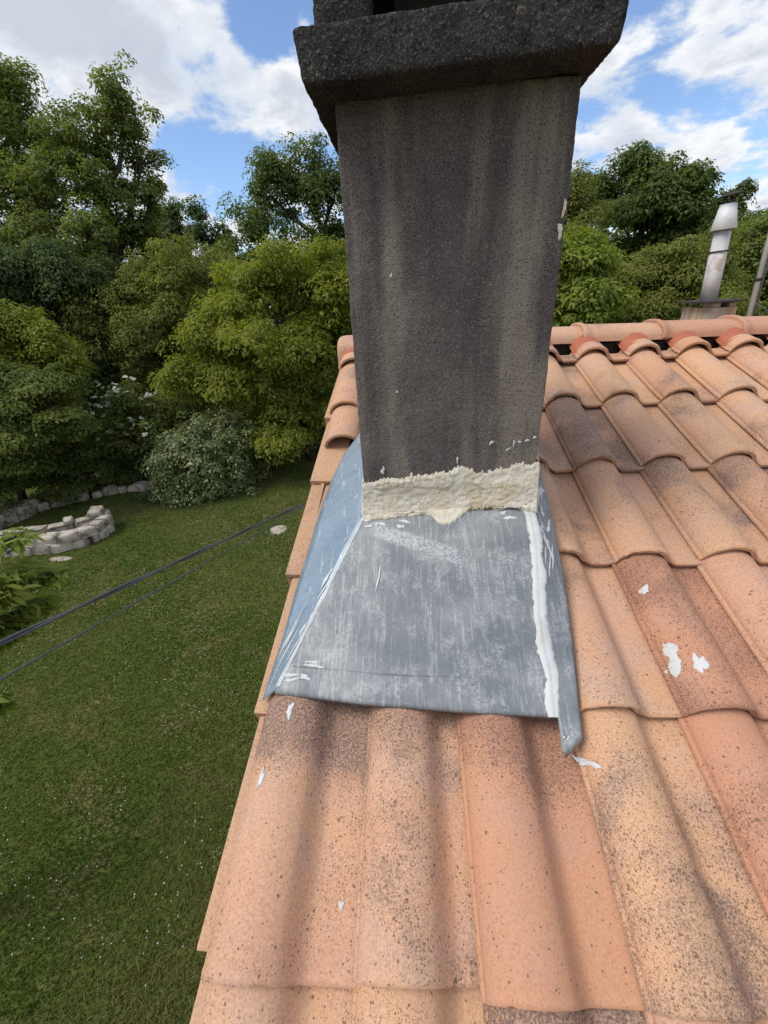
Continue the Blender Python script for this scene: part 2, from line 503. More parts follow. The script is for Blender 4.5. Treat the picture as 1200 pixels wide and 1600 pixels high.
def mat_leaf(name, a, b, rough=0.6, trans=0.48, spec=0.25, lowf=1.3, dry=None):
    m, t = newmat(name)
    r = t.n('ShaderNodeNewGeometry').outputs['Random Per Island']
    co = t.n('ShaderNodeTexCoord').outputs['Object']
    lo = t.noise(co, lowf, 4, 0.55)
    f = t.math('ADD', t.math('MULTIPLY', r, 0.5), t.math('MULTIPLY', t.ss(lo, 0.3, 0.7), 0.5), clamp=True)
    c = t.mix(t.ss(f, 0.1, 0.9), a, b)
    if dry:
        c = t.mix(t.math('MULTIPLY', t.ss(t.noise(co, 0.75, 5, 0.62), 0.48, 0.66), 0.8), c, dry)
        c = t.mix(t.math('MULTIPLY', t.ss(t.noise(t.vmath('ADD', co, (5, 5, 5)), 0.5, 4, 0.6), 0.5, 0.66), 0.5), c, (0.07, 0.115, 0.02))
    p = t.n('ShaderNodeBsdfPrincipled', {'Base Color': c, 'Roughness': rough, 'Specular IOR Level': spec})
    tr = t.n('ShaderNodeBsdfTranslucent', {'Color': t.mix(1.0, c, (1.15, 1.25, 0.55), 'MULTIPLY')})
    mx = t.n('ShaderNodeMixShader', {0: trans, 1: p, 2: tr})
    t.n('ShaderNodeOutputMaterial', {'Surface': mx})
    return m


M['l_dark'] = mat_leaf('leaf_dark', (0.078, 0.112, 0.034), (0.165, 0.208, 0.06))
M['l_blue'] = mat_leaf('leaf_bluegreen', (0.07, 0.108, 0.044), (0.14, 0.185, 0.072))
M['l_oak'] = mat_leaf('leaf_oak', (0.122, 0.156, 0.042), (0.235, 0.27, 0.072))
M['l_olive'] = mat_leaf('leaf_olive', (0.15, 0.17, 0.042), (0.265, 0.275, 0.07))
M['l_bright'] = mat_leaf('leaf_yellowgreen', (0.175, 0.208, 0.03), (0.325, 0.34, 0.06))
M['l_fresh'] = mat_leaf('leaf_fresh', (0.15, 0.205, 0.034), (0.28, 0.325, 0.066))
M['l_laurel'] = mat_leaf('leaf_laurel', (0.092, 0.124, 0.042), (0.195, 0.222, 0.082), 0.4, 0.2, 0.5)
M['l_grass'] = mat_leaf('grass_blade', (0.076, 0.110, 0.020), (0.155, 0.172, 0.048), 0.8, 0.3, 0.1, 0.45, (0.200, 0.182, 0.070))

m, t = newmat('petal_white')
finish(t, (0.62, 0.62, 0.52), 0.8)
M['petal'] = m
m, t = newmat('clover_white')
finish(t, (0.40, 0.42, 0.34), 0.9)
M['clover'] = m

# ------------------------------------------------------------------ the ground
GZ = -4.34
me = mesh_obj('lawn', [(-400, -400, GZ), (400, -400, GZ), (400, 400, GZ), (-400, 400, GZ)], [(0, 1, 2, 3)], M['lawn'], None, False)
tag(me, 'mown green lawn with dry patches below the house', None, None, 'structure')

# ------------------------------------------------------------------ the house: walls, roof, tiles
PIT = rad(19.141)
CP, SP = math.cos(PIT), math.sin(PIT)
GAUGE, TW, TH = 0.36695, 0.205, 0.0215
NRM = Vector((0, -SP, CP))
UPS = Vector((0, CP, SP))


def roofpt(x, s, h=0.0):
    return Vector((x, -s * CP - h * SP, -s * SP + h * CP))


house = empty('house', (2.5, 0, GZ), 'house with orange clay tile roof, dark square chimney and grey metal flashing', 'house')
INV = Matrix.Translation((-2.5, 0, -GZ))


def hpart(o, parent=None):
    """parent o (built in world coordinates) under the house or a part of it"""
    o.parent = parent or house
    if parent is None:
        o.matrix_parent_inverse = INV
    return o


XR = 5.2
g = Geo()
EY, RY = -3.05, -0.18
for y0, s0 in ((EY + .35, 1), ):
    pass
prof = [(EY + 0.35, GZ), (EY + 0.35, -1.13), (RY, -0.17), (2.45, -1.12), (2.45, GZ)]
k = len(prof)
v = [(0.06, y, z) for y, z in prof] + [(XR - .1, y, z) for y, z in prof]
f = [tuple(range(k))[::-1], tuple(range(k, 2 * k))] + [(i, (i + 1) % k, (i + 1) % k + k, i + k) for i in range(k)]
hpart(mesh_obj('wall', v, f, M['render'], None, False))

# roof deck under the tiles (front slope and back slope)
deck = Geo()
def slab(a, b, c, d, th):
    n = (Vector(b) - Vector(a)).cross(Vector(d) - Vector(a)).normalized()
    top = [Vector(q) for q in (a, b, c, d)]
    bot = [q - n * th for q in top]
    deck.add([tuple(q) for q in top + bot], [(0, 1, 2, 3), (7, 6, 5, 4), (0, 4, 5, 1), (1, 5, 6, 2), (2, 6, 7, 3), (3, 7, 4, 0)])
slab(roofpt(0.012, 3.05, -.03), roofpt(XR, 3.05, -.03), roofpt(XR, .22, -.03), roofpt(0.012, .22, -.03), 0.05)
roof = hpart(deck.obj('roof', M['dark'], None, False))
# back slope, corrugated like the tiles, seen by nobody from the front
g = Geo()
rows = []
for j in (0.0, 2.6):
    y = RY + 0.02 + j
    rows.append([(0.0 + i * 0.04, y, -0.06 - j * math.tan(PIT) + 0.025 * math.sin(i * 0.04 / TW * 2 * math.pi)) for i in range(int(XR / .04))])
g.grid(rows[::-1])
hpart(g.obj('back_slope', M['tile'], None))


def tile_profile():
    pts = []
    pts += [(-0.0018, 0.0075), (-0.0012, 0.0128), (0.0018, 0.0150), (0.0042, 0.0152)]
    for a in np.linspace(rad(21), rad(140), 16):
        pts.append((0.066 - 0.067 * math.cos(a), 0.057 * math.sin(a)))
    u0, h0 = pts[-1]
    for q in (0.25, 0.5, 0.75, 1.0):
        u = u0 + (0.152 - u0) * q
        pts.append((u, h0 * (1 - q) ** 1.7))
    pts += [(0.160, -0.0002), (0.168, -0.0005), (0.176, -0.0005), (0.184, 0.0), (0.192, 0.0), (0.200, 0.001), (0.216, 0.002), (0.236, 0.0025)]
    return pts


PROF = tile_profile()


def tile_h(u):
    us, hs = zip(*PROF)
    return float(np.interp(u, us, hs))


def tile_mesh(name, length, mat, head=False, ribs=False, dz=0.0, seed=0.0):
    g = Geo()
    th = 0.0115
    cols = PROF
    if ribs:
        us = np.linspace(0.0, 0.15, 61)
        cols = [(u, tile_h(u) + (0.0022 if i % 2 else 0.0)) for i, u in enumerate(us)]
    ys = [0.0, 0.0035, 0.011, 0.016, length * 0.35, length * 0.7, length]
    lift = [-0.0030, 0.0016, 0.0026, 0.0002, 0.0, 0.0, 0.0]
    def zoff(y):
        return TH * (1 - y / GAUGE) + dz
    top = [[(u, y, h + zoff(y) + l) for u, h in cols] for y, l in zip(ys, lift)]
    # underside follows the arch
    und = []
    for u, h in cols:
        uu = u
        und.append((uu, h))
    def under(u, h):
        if u < 0.15:
            c = Vector((0.066, 0.0))
            d = Vector((u, h)) - c
            if d.length > 1e-6:
                d = d - d.normalized() * th
            q = c + d
            return (q.x if u > 0.012 else u + th * 0.7, max(q.y, 0.0035))
        return (u, h - th)
    bot = [[(under(u, h)[0], y, under(u, h)[1] + zoff(y)) for u, h in cols] for y in (0.001, length)]
    g.grid(top[::-1])
    g.grid(bot)
    # lip, head and side faces
    g.grid([[top[0][i] for i in range(len(cols))], [bot[0][i] for i in range(len(cols))]])
    g.grid([[bot[1][i] for i in range(len(cols))], [top[-1][i] for i in range(len(cols))]])
    g.grid([[top[0][0], top[-1][0]], [bot[0][0], bot[1][0]]])
    g.grid([[bot[0][-1], bot[1][-1]], [top[0][-1], top[-1][-1]]])
    if seed:
        # fired clay is never true: slight warp, and small chips along the lower lip
        out = []
        for x, y, z in g.v:
            q = Vector((x * 9 + seed, y * 6, seed * 2))
            z += .0016 * mn.noise(q)
            x += .0010 * mn.noise(q + Vector((7, 3, 1)))
            if y < .006:
                y += max(0.0, mn.noise(Vector((x * 95 + seed * 11, seed, 0))) - .34) * .010 + .0006 * mn.noise(Vector((x * 40, seed, 5)))
            out.append((x, y, z))
        g.v = out
    me = bpy.data.meshes.new(name)
    me.from_pydata(g.v, [], g.f)
    me.materials.append(mat)
    me.polygons.foreach_set('use_smooth', [True] * len(me.polygons))
    me.update()
    return me


def place_roof(name, me, x, s, h=0.0, rz=0.0, rx=0.0):
    o = bpy.data.objects.new(name, me)
    COL.objects.link(o)
    o.parent = roof
    o.matrix_basis = Matrix.Translation(roofpt(x, s, h)) @ Matrix.Rotation(PIT + rx, 4, 'X') @ Matrix.Rotation(rz, 4, 'Z')
    return o


tile_mes = [tile_mesh('roof_tile', 0.428, M['tile'], seed=1.3 + 2.1 * i) for i in range(6)]
tile_short = tile_mesh('top_tile', 0.062, M['tile'])
tile_cut = tile_mesh('cut_tile', 0.25, M['tile'])
tile_red = tile_mesh('tile_head', 0.15, M['red'], ribs=True, dz=-0.012)
tr = random.Random(11)
SHIFT = {(0, 6): (0.0, 0.004), (1, 6): (0.013, -0.002), (2, 6): (-0.0145, 0.010), (3, 6): (-0.004, 0.010),
         (0, 7): (0.002, 0.0), (1, 7): (0.012, 0.0), (2, 7): (-0.010, 0.0)}
vis = {2: range(0, 11), 3: range(3, 10), 4: range(3, 9), 5: range(3, 9), 6: range(0, 8), 7: range(0, 7), 8: range(0, 4)}
TILE_AT = {}
# tiles that stand out in the roof: darker overall, or darker towards the head
SOOT = {(4, 3): (.17, .06), (0, 6): (-.08, .36), (1, 6): (.02, .06), (2, 6): (-.13, .42), (3, 6): (.13, -.10), (4, 5): (.10, .0), (3, 5): (-.01, .0), (2, 7): (.2, .3), (0, 7): (.0, .0), (1, 7): (-.08, .0),
        (5, 4): (.08, .0), (4, 4): (-.04, .0), (5, 3): (-.05, .0), (6, 3): (-.02, .12), (6, 2): (-.05, .0), (5, 2): (-.10, .0), (3, 4): (-.02, .0), (5, 5): (-.09, .0), (6, 4): (.02, .1)}
for r in sorted(vis):
    for c in vis[r]:
        if r == 2 and c in (1, 2):
            pass
        dx, ds = SHIFT.get((c, r), (tr.uniform(-.0025, .0025), tr.uniform(-.004, .004)))
        TILE_AT[(c, r)] = (c * TW + dx, r * GAUGE + ds)
        o = place_roof('roof_tile', tile_mes[(c * 5 + r * 3) % 6], c * TW + dx, r * GAUGE + ds, tr.uniform(0, .0012), tr.uniform(-.006, .006), tr.uniform(-.003, .003))
        so, hd = SOOT.get((c, r), (tr.uniform(-.10, .05), tr.choice((0, 0, 0, .05, .12))))
        o['soot'] = so
        o['head_soot'] = hd
# the cut tile beside the chimney, open at its lower end
for c, s in ((0, 2.56),):
    place_roof('roof_tile', tile_cut, c * TW + 0.006, s * GAUGE, -0.006, 0.006)
for c in range(0, 13):
    s = 1.085 * GAUGE + tr.uniform(-.004, .004)
    place_roof('roof_tile', tile_short, c * TW + tr.uniform(-.003, .003), s, 0.010, tr.uniform(-.01, .01), -0.03)
    place_roof('tile_head', tile_red, c * TW + tr.uniform(-.003, .003) - .002, s - 0.045, 0.013, tr.uniform(-.02, .02), 0.085)

# verge tiles along the gable: a flat top flange and a turned-down side, hollow at the end
def verge_mesh(length):
    g = Geo()
    pr = [(0.085, 0.004), (0.085, 0.016), (-0.016, 0.020), (-0.019, 0.017), (-0.021, -0.088), (-0.009, -0.088), (-0.007, 0.006)]
    pr2 = pr
    rows = [[(u, y, h - y * TH / GAUGE) for u, h in pr2] for y in (0.0, 0.004, 0.2, length)]
    rows[0] = [(u, y, h - 0.002 if h > 0.01 else h) for u, y, h in rows[0]]
    g.grid(rows[::-1], True)
    k = len(g.v)
    g.f.append(tuple(k - len(pr) + i for i in range(len(pr))))
    # inner rib, as cast: a web that closes a small hollow under the flange
    v, f = box(0.020, length / 2 + .002, -0.026, 0.010, length - .01, 0.062)
    g.add(v, f)
    v, f = box(0.005, length / 2 + .002, -0.06, 0.030, length - .012, 0.008)
    g.add(v, f)
    me = bpy.data.meshes.new('verge_tile')
    me.from_pydata(g.v, [], g.f)
    me.materials.append(M['verge'])
    me.update()
    return me


vme = verge_mesh(0.40)
for s, dx in ((2.05, 0.002), (3.05, 0.004), (4.06, -0.004), (5.01, 0.0), (5.935, -0.002), (6.92, 0.0), (7.9, 0.0)):
    o = place_roof('verge_tile', vme, dx - .003, s * GAUGE, 0.003, -.028 + tr.uniform(-.008, .008), .008)

# ridge tiles: a flared collar at the left end laps over the tile before it
def ridge_mesh(x0, x1, w=0.112, rise=0.064, drop=0.0, end=False):
    g = Geo()
    N = 17
    def arch(x, sc, lift, th=0.0):
        out = []
        if drop:
            out.append((x, -w * sc, -drop))
        for a in np.linspace(0, math.pi, N):
            out.append((x, -(w - th) * sc * math.cos(a) * (1 + .12 * abs(math.sin(2 * a)) * 0), (rise - th) * sc * math.sin(a) ** 0.72 + lift))
        if drop:
            out.append((x, w * sc, -drop))
        return out
    if end:
        st = [(x0 + .000, .55, .0), (x0 + .001, .80, .0), (x0 + .006, .91, .0), (x0 + .015, .97, 0), (x0 + .03, 1.0, 0), (x1, 1.0, 0)]
    else:
        st = [(x0, 1.055, .002), (x0 + .003, 1.085, .0045), (x0 + .017, 1.085, .0045), (x0 + .022, 1.05, .002), (x0 + .05, 1.02, 0), (x1, .965, -.004)]
    top = [arch(*q) for q in st]
    bot = [arch(q[0], q[1], q[2], 0.011) for q in (st[0], st[-1])]
    g.grid(top)
    g.grid(bot[::-1])
    g.grid([bot[0], top[0]])
    g.grid([top[-1], bot[1]])
    for j in (0, -1):
        a = [r[j] for r in (top if j == 0 else top[::-1])]
        b = [bot[0][j]] * (len(top) // 2) + [bot[1][j]] * (len(top) - len(top) // 2)
        if j:
            b = b[::-1]
        g.grid([a, b])
    if end:
        # closed end wall
        k = len(g.v)
        ring = arch(st[0][0], st[0][1], st[0][2])
        g.v += ring
        g.f.append(tuple(range(k, k + len(ring)))[::-1])
    return g


RZ = -0.040
def place_ridge(g, tilt=0.0):
    o = g.obj('ridge_tile', M['ridge'], None)
    o.parent = roof
    o.matrix_basis = Matrix.Translation((0, RY, RZ)) @ Matrix.Rotation(tilt, 4, 'X')
    return edge_split(o, 50)


place_ridge(ridge_mesh(-0.018, 0.09, 0.124, 0.068, 0.085, True))
xs = [0.083 + i * 0.3303 for i in range(8)]
for i, x in enumerate(xs):
    place_ridge(ridge_mesh(x, x + 0.365), tr.uniform(-.012, .012))
# dark closure strip under the ridge tiles
g = Geo()
g.box(XR / 2 + .04, RY, -0.085, XR - .1, 0.17, 0.07)
o = g.obj('ridge_board', M['dark'], None, False)
o.parent = roof


# white splashes of filler on the tiles
def splash_on_tile(c, r, u, y, ru, ry_, seed, rot=0.0, n=26):
    x0, s0 = TILE_AT[(c, r)]
    rr = random.Random(seed)
    ph = [rr.uniform(0, 6.28) for _ in range(5)]
    def radf(a):
        return max(.35, 1 + .30 * math.sin(2 * a + ph[0]) + .22 * math.sin(3 * a + ph[1]) + .18 * math.sin(5 * a + ph[2]) + .12 * math.sin(9 * a + ph[3]))
    def P(du, dy, dz):
        uu, yy = u + du, y + dy
        return roofpt(x0 + uu, s0 - yy, tile_h(uu) + TH * (1 - yy / GAUGE) + dz)
    rows = []
    for q, dz in ((0.02, .0030), (0.45, .0028), (0.8, .0026), (0.97, .0022), (1.0, .0004)):
        ring = []
        for i in range(n):
            a = i * 2 * math.pi / n
            e1, e2 = math.cos(a) * radf(a) * q * ru, math.sin(a) * radf(a) * q * ry_
            ring.append(tuple(P(e1 * math.cos(rot) - e2 * math.sin(rot), e1 * math.sin(rot) + e2 * math.cos(rot), dz)))
        rows.append(ring)
    g = Geo()
    g.grid(rows, True)
    hp = g.obj('paint_splash', M['paint'], None)
    hp.parent = roof
    return hp


def splash_at(x, s, ru, ry_, seed, rot=0.0):
    best = None
    for (c, r), (x0, s0) in TILE_AT.items():
        if x0 <= x < x0 + TW and s0 - GAUGE <= s < s0:
            best = (c, r, x - x0, s0 - s)
    if best:
        splash_on_tile(*best, ru, ry_, seed, rot)


splash_at(0.844, 1.566, .009, .012, 1)
splash_at(0.838, 1.722, .011, .026, 22, 0.2)
splash_at(0.832, 1.752, .009, .012, 23, 0.2)
splash_at(0.872, 1.752, .010, .022, 4, -0.3)
splash_at(0.617, 1.918, .005, .017, 5, 0.75)
splash_at(0.064, 1.845, .007, .012, 6)
splash_at(0.034, 1.961, .004, .017, 7, -0.2)
splash_at(0.190, 2.121, .003, .007, 8)
splash_at(0.951, 1.785, .003, .010, 9, .4)

# ------------------------------------------------------------------ the chimney
YC, XL, XRt, YB = -1.38, 0.196, 0.602, -0.975


def rounded_block(x0, x1, y0, y1, z0, z1, step, r, amp, freq, seed=0.0, faces='xXyYzZ', shear=0.0, rough=0.0):
    """box surface as grids, edges rounded by r, pushed in and out by noise"""
    lo, hi = Vector((x0, y0, z0)), Vector((x1, y1, z1))
    il = Vector([a + r for a in lo])
    ih = Vector([b - r for b in hi])
    g = Geo()
    def fix(p):
        q = Vector([min(max(p[i], il[i]), ih[i]) for i in range(3)])
        d = p - q
        p2 = q + d.normalized() * r if d.length > 1e-9 else p
        nn = d.normalized() if d.length > 1e-9 else Vector((0, 0, 0))
        o = Vector((seed, seed * 1.7, seed * .3))
        k = amp * (mn.noise(p2 * freq + o) + .5 * mn.noise(p2 * freq * 2.7 + o)) + rough * mn.noise(p2 * 190 + o)
        p3 = p2 + nn * k
        return (p3.x, p3.y, p3.z + shear * (p3.x - x0))
    def lin(a, b):
        n = max(2, int(round((b - a) / step)))
        return [a + (b - a) * i / n for i in range(n + 1)]
    X, Y, Z = lin(x0, x1), lin(y0, y1), lin(z0, z1)
    if 'y' in faces:
        g.grid([[fix(Vector((x, y0, z))) for x in X] for z in Z])
    if 'Y' in faces:
        g.grid([[fix(Vector((x, y1, z))) for x in X[::-1]] for z in Z])
    if 'x' in faces:
        g.grid([[fix(Vector((x0, y, z))) for y in Y[::-1]] for z in Z])
    if 'X' in faces:
        g.grid([[fix(Vector((x1, y, z))) for y in Y] for z in Z])
    if 'z' in faces:
        g.grid([[fix(Vector((x, y, z0))) for y in Y] for x in X])
    if 'Z' in faces:
        g.grid([[fix(Vector((x, y, z1))) for y in Y[::-1]] for x in X])
    return g


g = rounded_block(XL, XRt, YC, YB, -0.50, 0.475, 0.0045, 0.005, 0.0016, 14.0, 2.0, 'xXyY', 0.0, 0.0009)
chim = hpart(g.obj('chimney', M['concrete'], None))
tag(chim, 'dark weathered square concrete chimney with projecting cap')
g = rounded_block(0.160, 0.622, -1.458, -0.90, 0.462, 0.527, 0.0042, 0.006, 0.0022, 22.0, 5.0, 'xXyYzZ', 0.033, 0.0017)
# the slab flares a little towards its top
g.v = [(0.39 + (x - 0.39) * (1 + max(0, z - .46) * .55), -1.18 + (y + 1.18) * (1 + max(0, z - .46) * .12), z) for x, y, z in g.v]
hpart(g.obj('cap', M['roughcast'], None), chim)
for (x0, x1) in ((0.182, 0.268), (0.52, 0.605)):
    for (y0, y1) in ((-1.440, -1.35), (-1.01, -0.92)):
        g = rounded_block(x0, x1, y0, y1, 0.515, 0.655, 0.006, 0.006, 0.003, 22.0, 8.0 + x0, 'xXyY', 0.03, 0.002)
        hpart(g.obj('cap_post', M['roughcast'], None), chim)
g = rounded_block(0.165, 0.622, -1.46, -0.90, 0.652, 0.715, 0.008, 0.007, 0.003, 22.0, 9.0, 'xXyYzZ', 0.03, 0.002)
hpart(g.obj('top_slab', M['roughcast'], None), chim)
g = Geo()
g.box(0.40, -1.18, 0.60, 0.20, 0.22, 0.20)
hpart(g.obj('flue_liner', M['soot'], None, False), chim)


# ------------------------------------------------------------------ flashing
def lerp(a, b, t):
    return Vector(a) * (1 - t) + Vector(b) * t


def poly(pts, t):
    """point at t in 0..1 along a list of points, by index"""
    k = t * (len(pts) - 1)
    i = min(int(k), len(pts) - 2)
    return lerp(pts[i], pts[i + 1], k - i)


ATOP = [(0.189, -1.3845, -0.319), (0.306, -1.3845, -0.311), (0.447, -1.3845, -0.302), (0.603, -1.3845, -0.295)]
ABOT = [(0.027, -1.727, -0.534), (0.221, -1.750, -0.536), (0.398, -1.761, -0.539), (0.573, -1.767, -0.543)]
LOUT = [(-0.006, -1.726, -0.567), (0.010, -1.606, -0.515), (0.024, -1.434, -0.450), (0.029, -1.384, -0.4315), (0.044, -1.235, -0.376), (0.071, -1.061, -0.310), (0.094, -0.982, -0.277), (0.127, -0.934, -0.255)]
LIN = [(0.026, -1.728, -0.536), (0.083, -1.606, -0.459), (0.164, -1.434, -0.350), (0.1895, -1.384, -0.3195), (0.194, -1.235, -0.267), (0.194, -1.061, -0.207), (0.194, -0.982, -0.18), (0.194, -0.934, -0.163)]
ROUT = [(0.572, -1.825, -0.571), (0.605, -1.803, -0.556), (0.629, -1.646, -0.476), (0.648, -1.482, -0.398), (0.660, -1.296, -0.312), (0.658, -1.195, -0.267)]
RIN = [(0.571, -1.822, -0.570), (0.573, -1.790, -0.552), (0.5825, -1.646, -0.464), (0.5955, -1.482, -0.358), (0.606, -1.296, -0.265), (0.606, -1.195, -0.230)]


def apron(u, v):
    p = poly(ABOT, u) * (1 - v) + poly(ATOP, u) * v
    return p


def leftp(u, v):
    return poly(LOUT, v) * (1 - u) + poly(LIN, v) * u


def rightp(u, v):
    return poly(RIN, v) * (1 - u) + poly(ROUT, v) * u


def normal(fn, u, v):
    e = 1e-3
    a = fn(min(u + e, 1), v) - fn(max(u - e, 0), v)
    b = fn(u, min(v + e, 1)) - fn(u, max(v - e, 0))
    n = a.cross(b)
    if n.length < 1e-12:
        return Vector((0, 0, 1))
    n.normalize()
    if abs(n.z) < 1e-4:
        return n if n.y < 0 else -n
    return n if n.z > 0 else -n


def panel(name, fn, nu, nv, mat, extra=None, dent=0.002, seed=0.0):
    g = Geo()
    rows = []
    for j in range(nv + 1):
        row = []
        for i in range(nu + 1):
            u, v = i / nu, j / nv
            p = fn(u, v)
            p = p + normal(fn, u, v) * dent * (mn.noise(p * 7 + Vector((seed, 0, 0))) + .4 * mn.noise(p * 19))
            row.append(tuple(p))
        rows.append(row)
    if extra:
        rows = extra(rows)
    g.grid(rows)
    o = g.obj(name, mat, None)
    sm = o.modifiers.new('thickness', 'SOLIDIFY')
    sm.thickness = 0.0016
    sm.offset = 0
    return o


def hem_apron(rows):
    a = [tuple(Vector(p) + Vector((0, -0.003, -0.004))) for p in rows[0]]
    b = [tuple(Vector(p) + Vector((0, -0.0015, -0.011))) for p in rows[0]]
    return [b, a] + rows


def hem_right(rows):
    out = []
    for j, r in enumerate(rows):
        k = Vector((0.005, 0, -0.003))
        out.append(list(r) + [tuple(Vector(r[-1]) + k), tuple(Vector(r[-1]) + Vector((.0055, 0, -0.014)))])
    return out


flash = hpart(panel('flashing', apron, 40, 30, M['zinc'], hem_apron, 0.0022))
tag(flash, 'grey zinc apron flashing below the chimney, streaked white')
o = hpart(panel('side_flashing', leftp, 8, 40, M['zinc_side'], None, 0.0025, 4.0), flash)
tag(o, 'blue-grey scratched metal flashing on the gable side')
o = hpart(panel('side_flashing', rightp, 6, 40, M['zinc'], hem_right, 0.0012, 9.0), flash)
# seams: the folded edge where apron and side sheets meet, and a lapped joint low on the apron
g = Geo()
rows = []
for v_ in np.linspace(0.0, 1.0, 24):
    rows.append([tuple(apron(u_, 0.10) * (1 - v_ * 0) + Vector((0, 0, 0))) for u_ in (0,)])
lap = Geo()
lr = []
for vv, dz in ((0.20, .0005), (0.125, .0022), (0.117, .0024), (0.112, .0008)):
    lr.append([tuple(apron(u_, vv + .012 * u_) + normal(apron, u_, .1) * dz) for u_ in np.linspace(0.02, .66, 30)])
lap.grid(lr)
hpart(lap.obj('lap_joint', M['zinc'], None), flash)


def bead(name, fnP, dirA, dirB, wA, wB, hgt, seed, mat, n=70, crease=True):
    g = Geo()
    rows = []
    for i in range(n + 1):
        q = i / n
        P = fnP(q)
        na = 1 + .60 * mn.noise(Vector((q * 9, seed, 0))) + .35 * mn.noise(Vector((q * 45, seed, 3)))
        nb = 1 + .60 * mn.noise(Vector((q * 9, seed, 7))) + .35 * mn.noise(Vector((q * 45, seed, 9)))
        a, b = wA * max(.25, na), wB * max(.25, nb)
        up = Vector((0, -.25, 1)).normalized()
        hh = hgt * (1 + .3 * mn.noise(Vector((q * 20, seed, 5))))
        rows.append([tuple(P + dirA * a - up * .0006), tuple(P + dirA * a * .96 + up * .0018), tuple(P + dirA * a * .5 + up * hh), tuple(P + dirA * a * .12 + up * (hh * 1.0)),
                     tuple(P + up * (hh * (.55 if crease else 1.1))), tuple(P + dirB * b * .15 + up * (hh * 1.0)), tuple(P + dirB * b * .6 + up * hh), tuple(P + dirB * b * .96 + up * .0018), tuple(P + dirB * b - up * .0006)])
    g.grid(rows)
    return hpart(g.obj(name, mat, None), flash)


def hipR(q):
    p = lerp((0.5735, -1.775, -0.545), (0.602, -1.386, -0.296), q)
    return p + Vector((-0.006 + .004 * math.sin(q * 9 + 1), 0, .0005))


def hipL(q):
    return lerp((0.030, -1.722, -0.531), (0.188, -1.386, -0.320), q)


bead('sealant_bead', hipR, Vector((-1, 0.03, 0.0)), Vector((0.86, 0, -0.22)), 0.0135, 0.0185, 0.0032, 1.0, M['sealant'])
bead('sealant_bead', hipL, Vector((1, -0.03, -0.01)), Vector((-0.80, 0.3, -.45)), 0.0060, 0.0035, 0.0025, 5.0, M['sealant'])


def smear(fn, u, v, ru, rv, seed, rot=0.0, mat=None, thick=0.0016, n=36, name='sealant_smear', parent=None):
    rr = random.Random(seed)
    ph = [rr.uniform(0, 6.28) for _ in range(6)]
    def radf(a):
        return max(.25, 1 + .28 * math.sin(2 * a + ph[0]) + .22 * math.sin(3 * a + ph[1]) + .14 * math.sin(6 * a + ph[2]) + .08 * math.sin(11 * a + ph[3]) + .08 * math.sin(17 * a + ph[4]))
    rows = []
    for q, dz in ((0.02, 1.0), (0.5, .95), (0.93, .8), (1.0, .25)):
        ring = []
        for i in range(n):
            a = i * 2 * math.pi / n
            e1, e2 = math.cos(a) * radf(a) * q * ru, math.sin(a) * radf(a) * q * rv
            uu = min(max(u + e1 * math.cos(rot) - e2 * math.sin(rot), .002), .998)
            vv = min(max(v + e1 * math.sin(rot) + e2 * math.cos(rot), .002), .998)
            ring.append(tuple(fn(uu, vv) + normal(fn, uu, vv) * (thick * dz + .0018)))
        rows.append(ring)
    g = Geo()
    g.grid(rows, True)
    return hpart(g.obj(name, mat or M['sealant'], None), parent or flash)


# white marks rubbed over the metal: many thin strokes
sm = random.Random(9)
for i in range(5):
    smear(apron, sm.uniform(.02, .16), sm.uniform(.02, .16), sm.uniform(.02, .05), sm.uniform(.005, .010), 300 + i, sm.uniform(-.2, .3), thick=.0007)
for i in range(7):
    smear(apron, sm.uniform(.05, .95), sm.uniform(.90, .97), sm.uniform(.015, .04), sm.uniform(.006, .014), 320 + i, sm.uniform(-.2, .2), thick=.0009)
smear(apron, .245, .60, .006, .055, 331, .1, thick=.0006)
for i in range(7):
    smear(leftp, sm.uniform(.75, .96), sm.uniform(.06, .46), sm.uniform(.02, .08), sm.uniform(.006, .014), 340 + i, sm.uniform(.1, .5), thick=.0007)
for i in range(5):
    smear(leftp, sm.uniform(.3, .7), sm.uniform(.05, .16), sm.uniform(.08, .2), sm.uniform(.004, .008), 360 + i, sm.uniform(.1, .3), thick=.0007)
for i in range(6):
    smear(leftp, sm.uniform(.3, .8), sm.uniform(.88, .97), sm.uniform(.10, .25), sm.uniform(.004, .009), 370 + i, sm.uniform(-.1, .1), thick=.0007)
for i in range(10):
    smear(rightp, sm.uniform(.05, .75), sm.uniform(.80, .90), sm.uniform(.08, .2), sm.uniform(.010, .022), 420 + i, sm.uniform(-.3, .5), thick=.0012)
for i in range(16):
    smear(rightp, sm.uniform(.2, .8), sm.uniform(.58, .88), sm.uniform(.06, .16), sm.uniform(.006, .016), 380 + i, sm.uniform(-.3, .5), thick=.0007)
for i in range(5):
    smear(rightp, sm.uniform(.25, .6), sm.uniform(.07, .18), sm.uniform(.05, .14), sm.uniform(.006, .012), 400 + i, sm.uniform(-.3, .5), thick=.0007)


# ------------------------------------------------------------------ mortar band around the foot of the shaft
def band_top(x):
    b = np.interp(x, [.19, .20, .247, .32, .398, .43, .465, .53, .60, .62], [-.236, -.228, -.217, -.212, -.204, -.188, -.206, -.196, -.186, -.188])
    k = mn.noise(Vector((x * 33, 1, 0))) * .008 + max(0, mn.noise(Vector((x * 120, 3, 0)))) * .014 + mn.noise(Vector((x * 330, 3, 0))) * .005
    return b + k


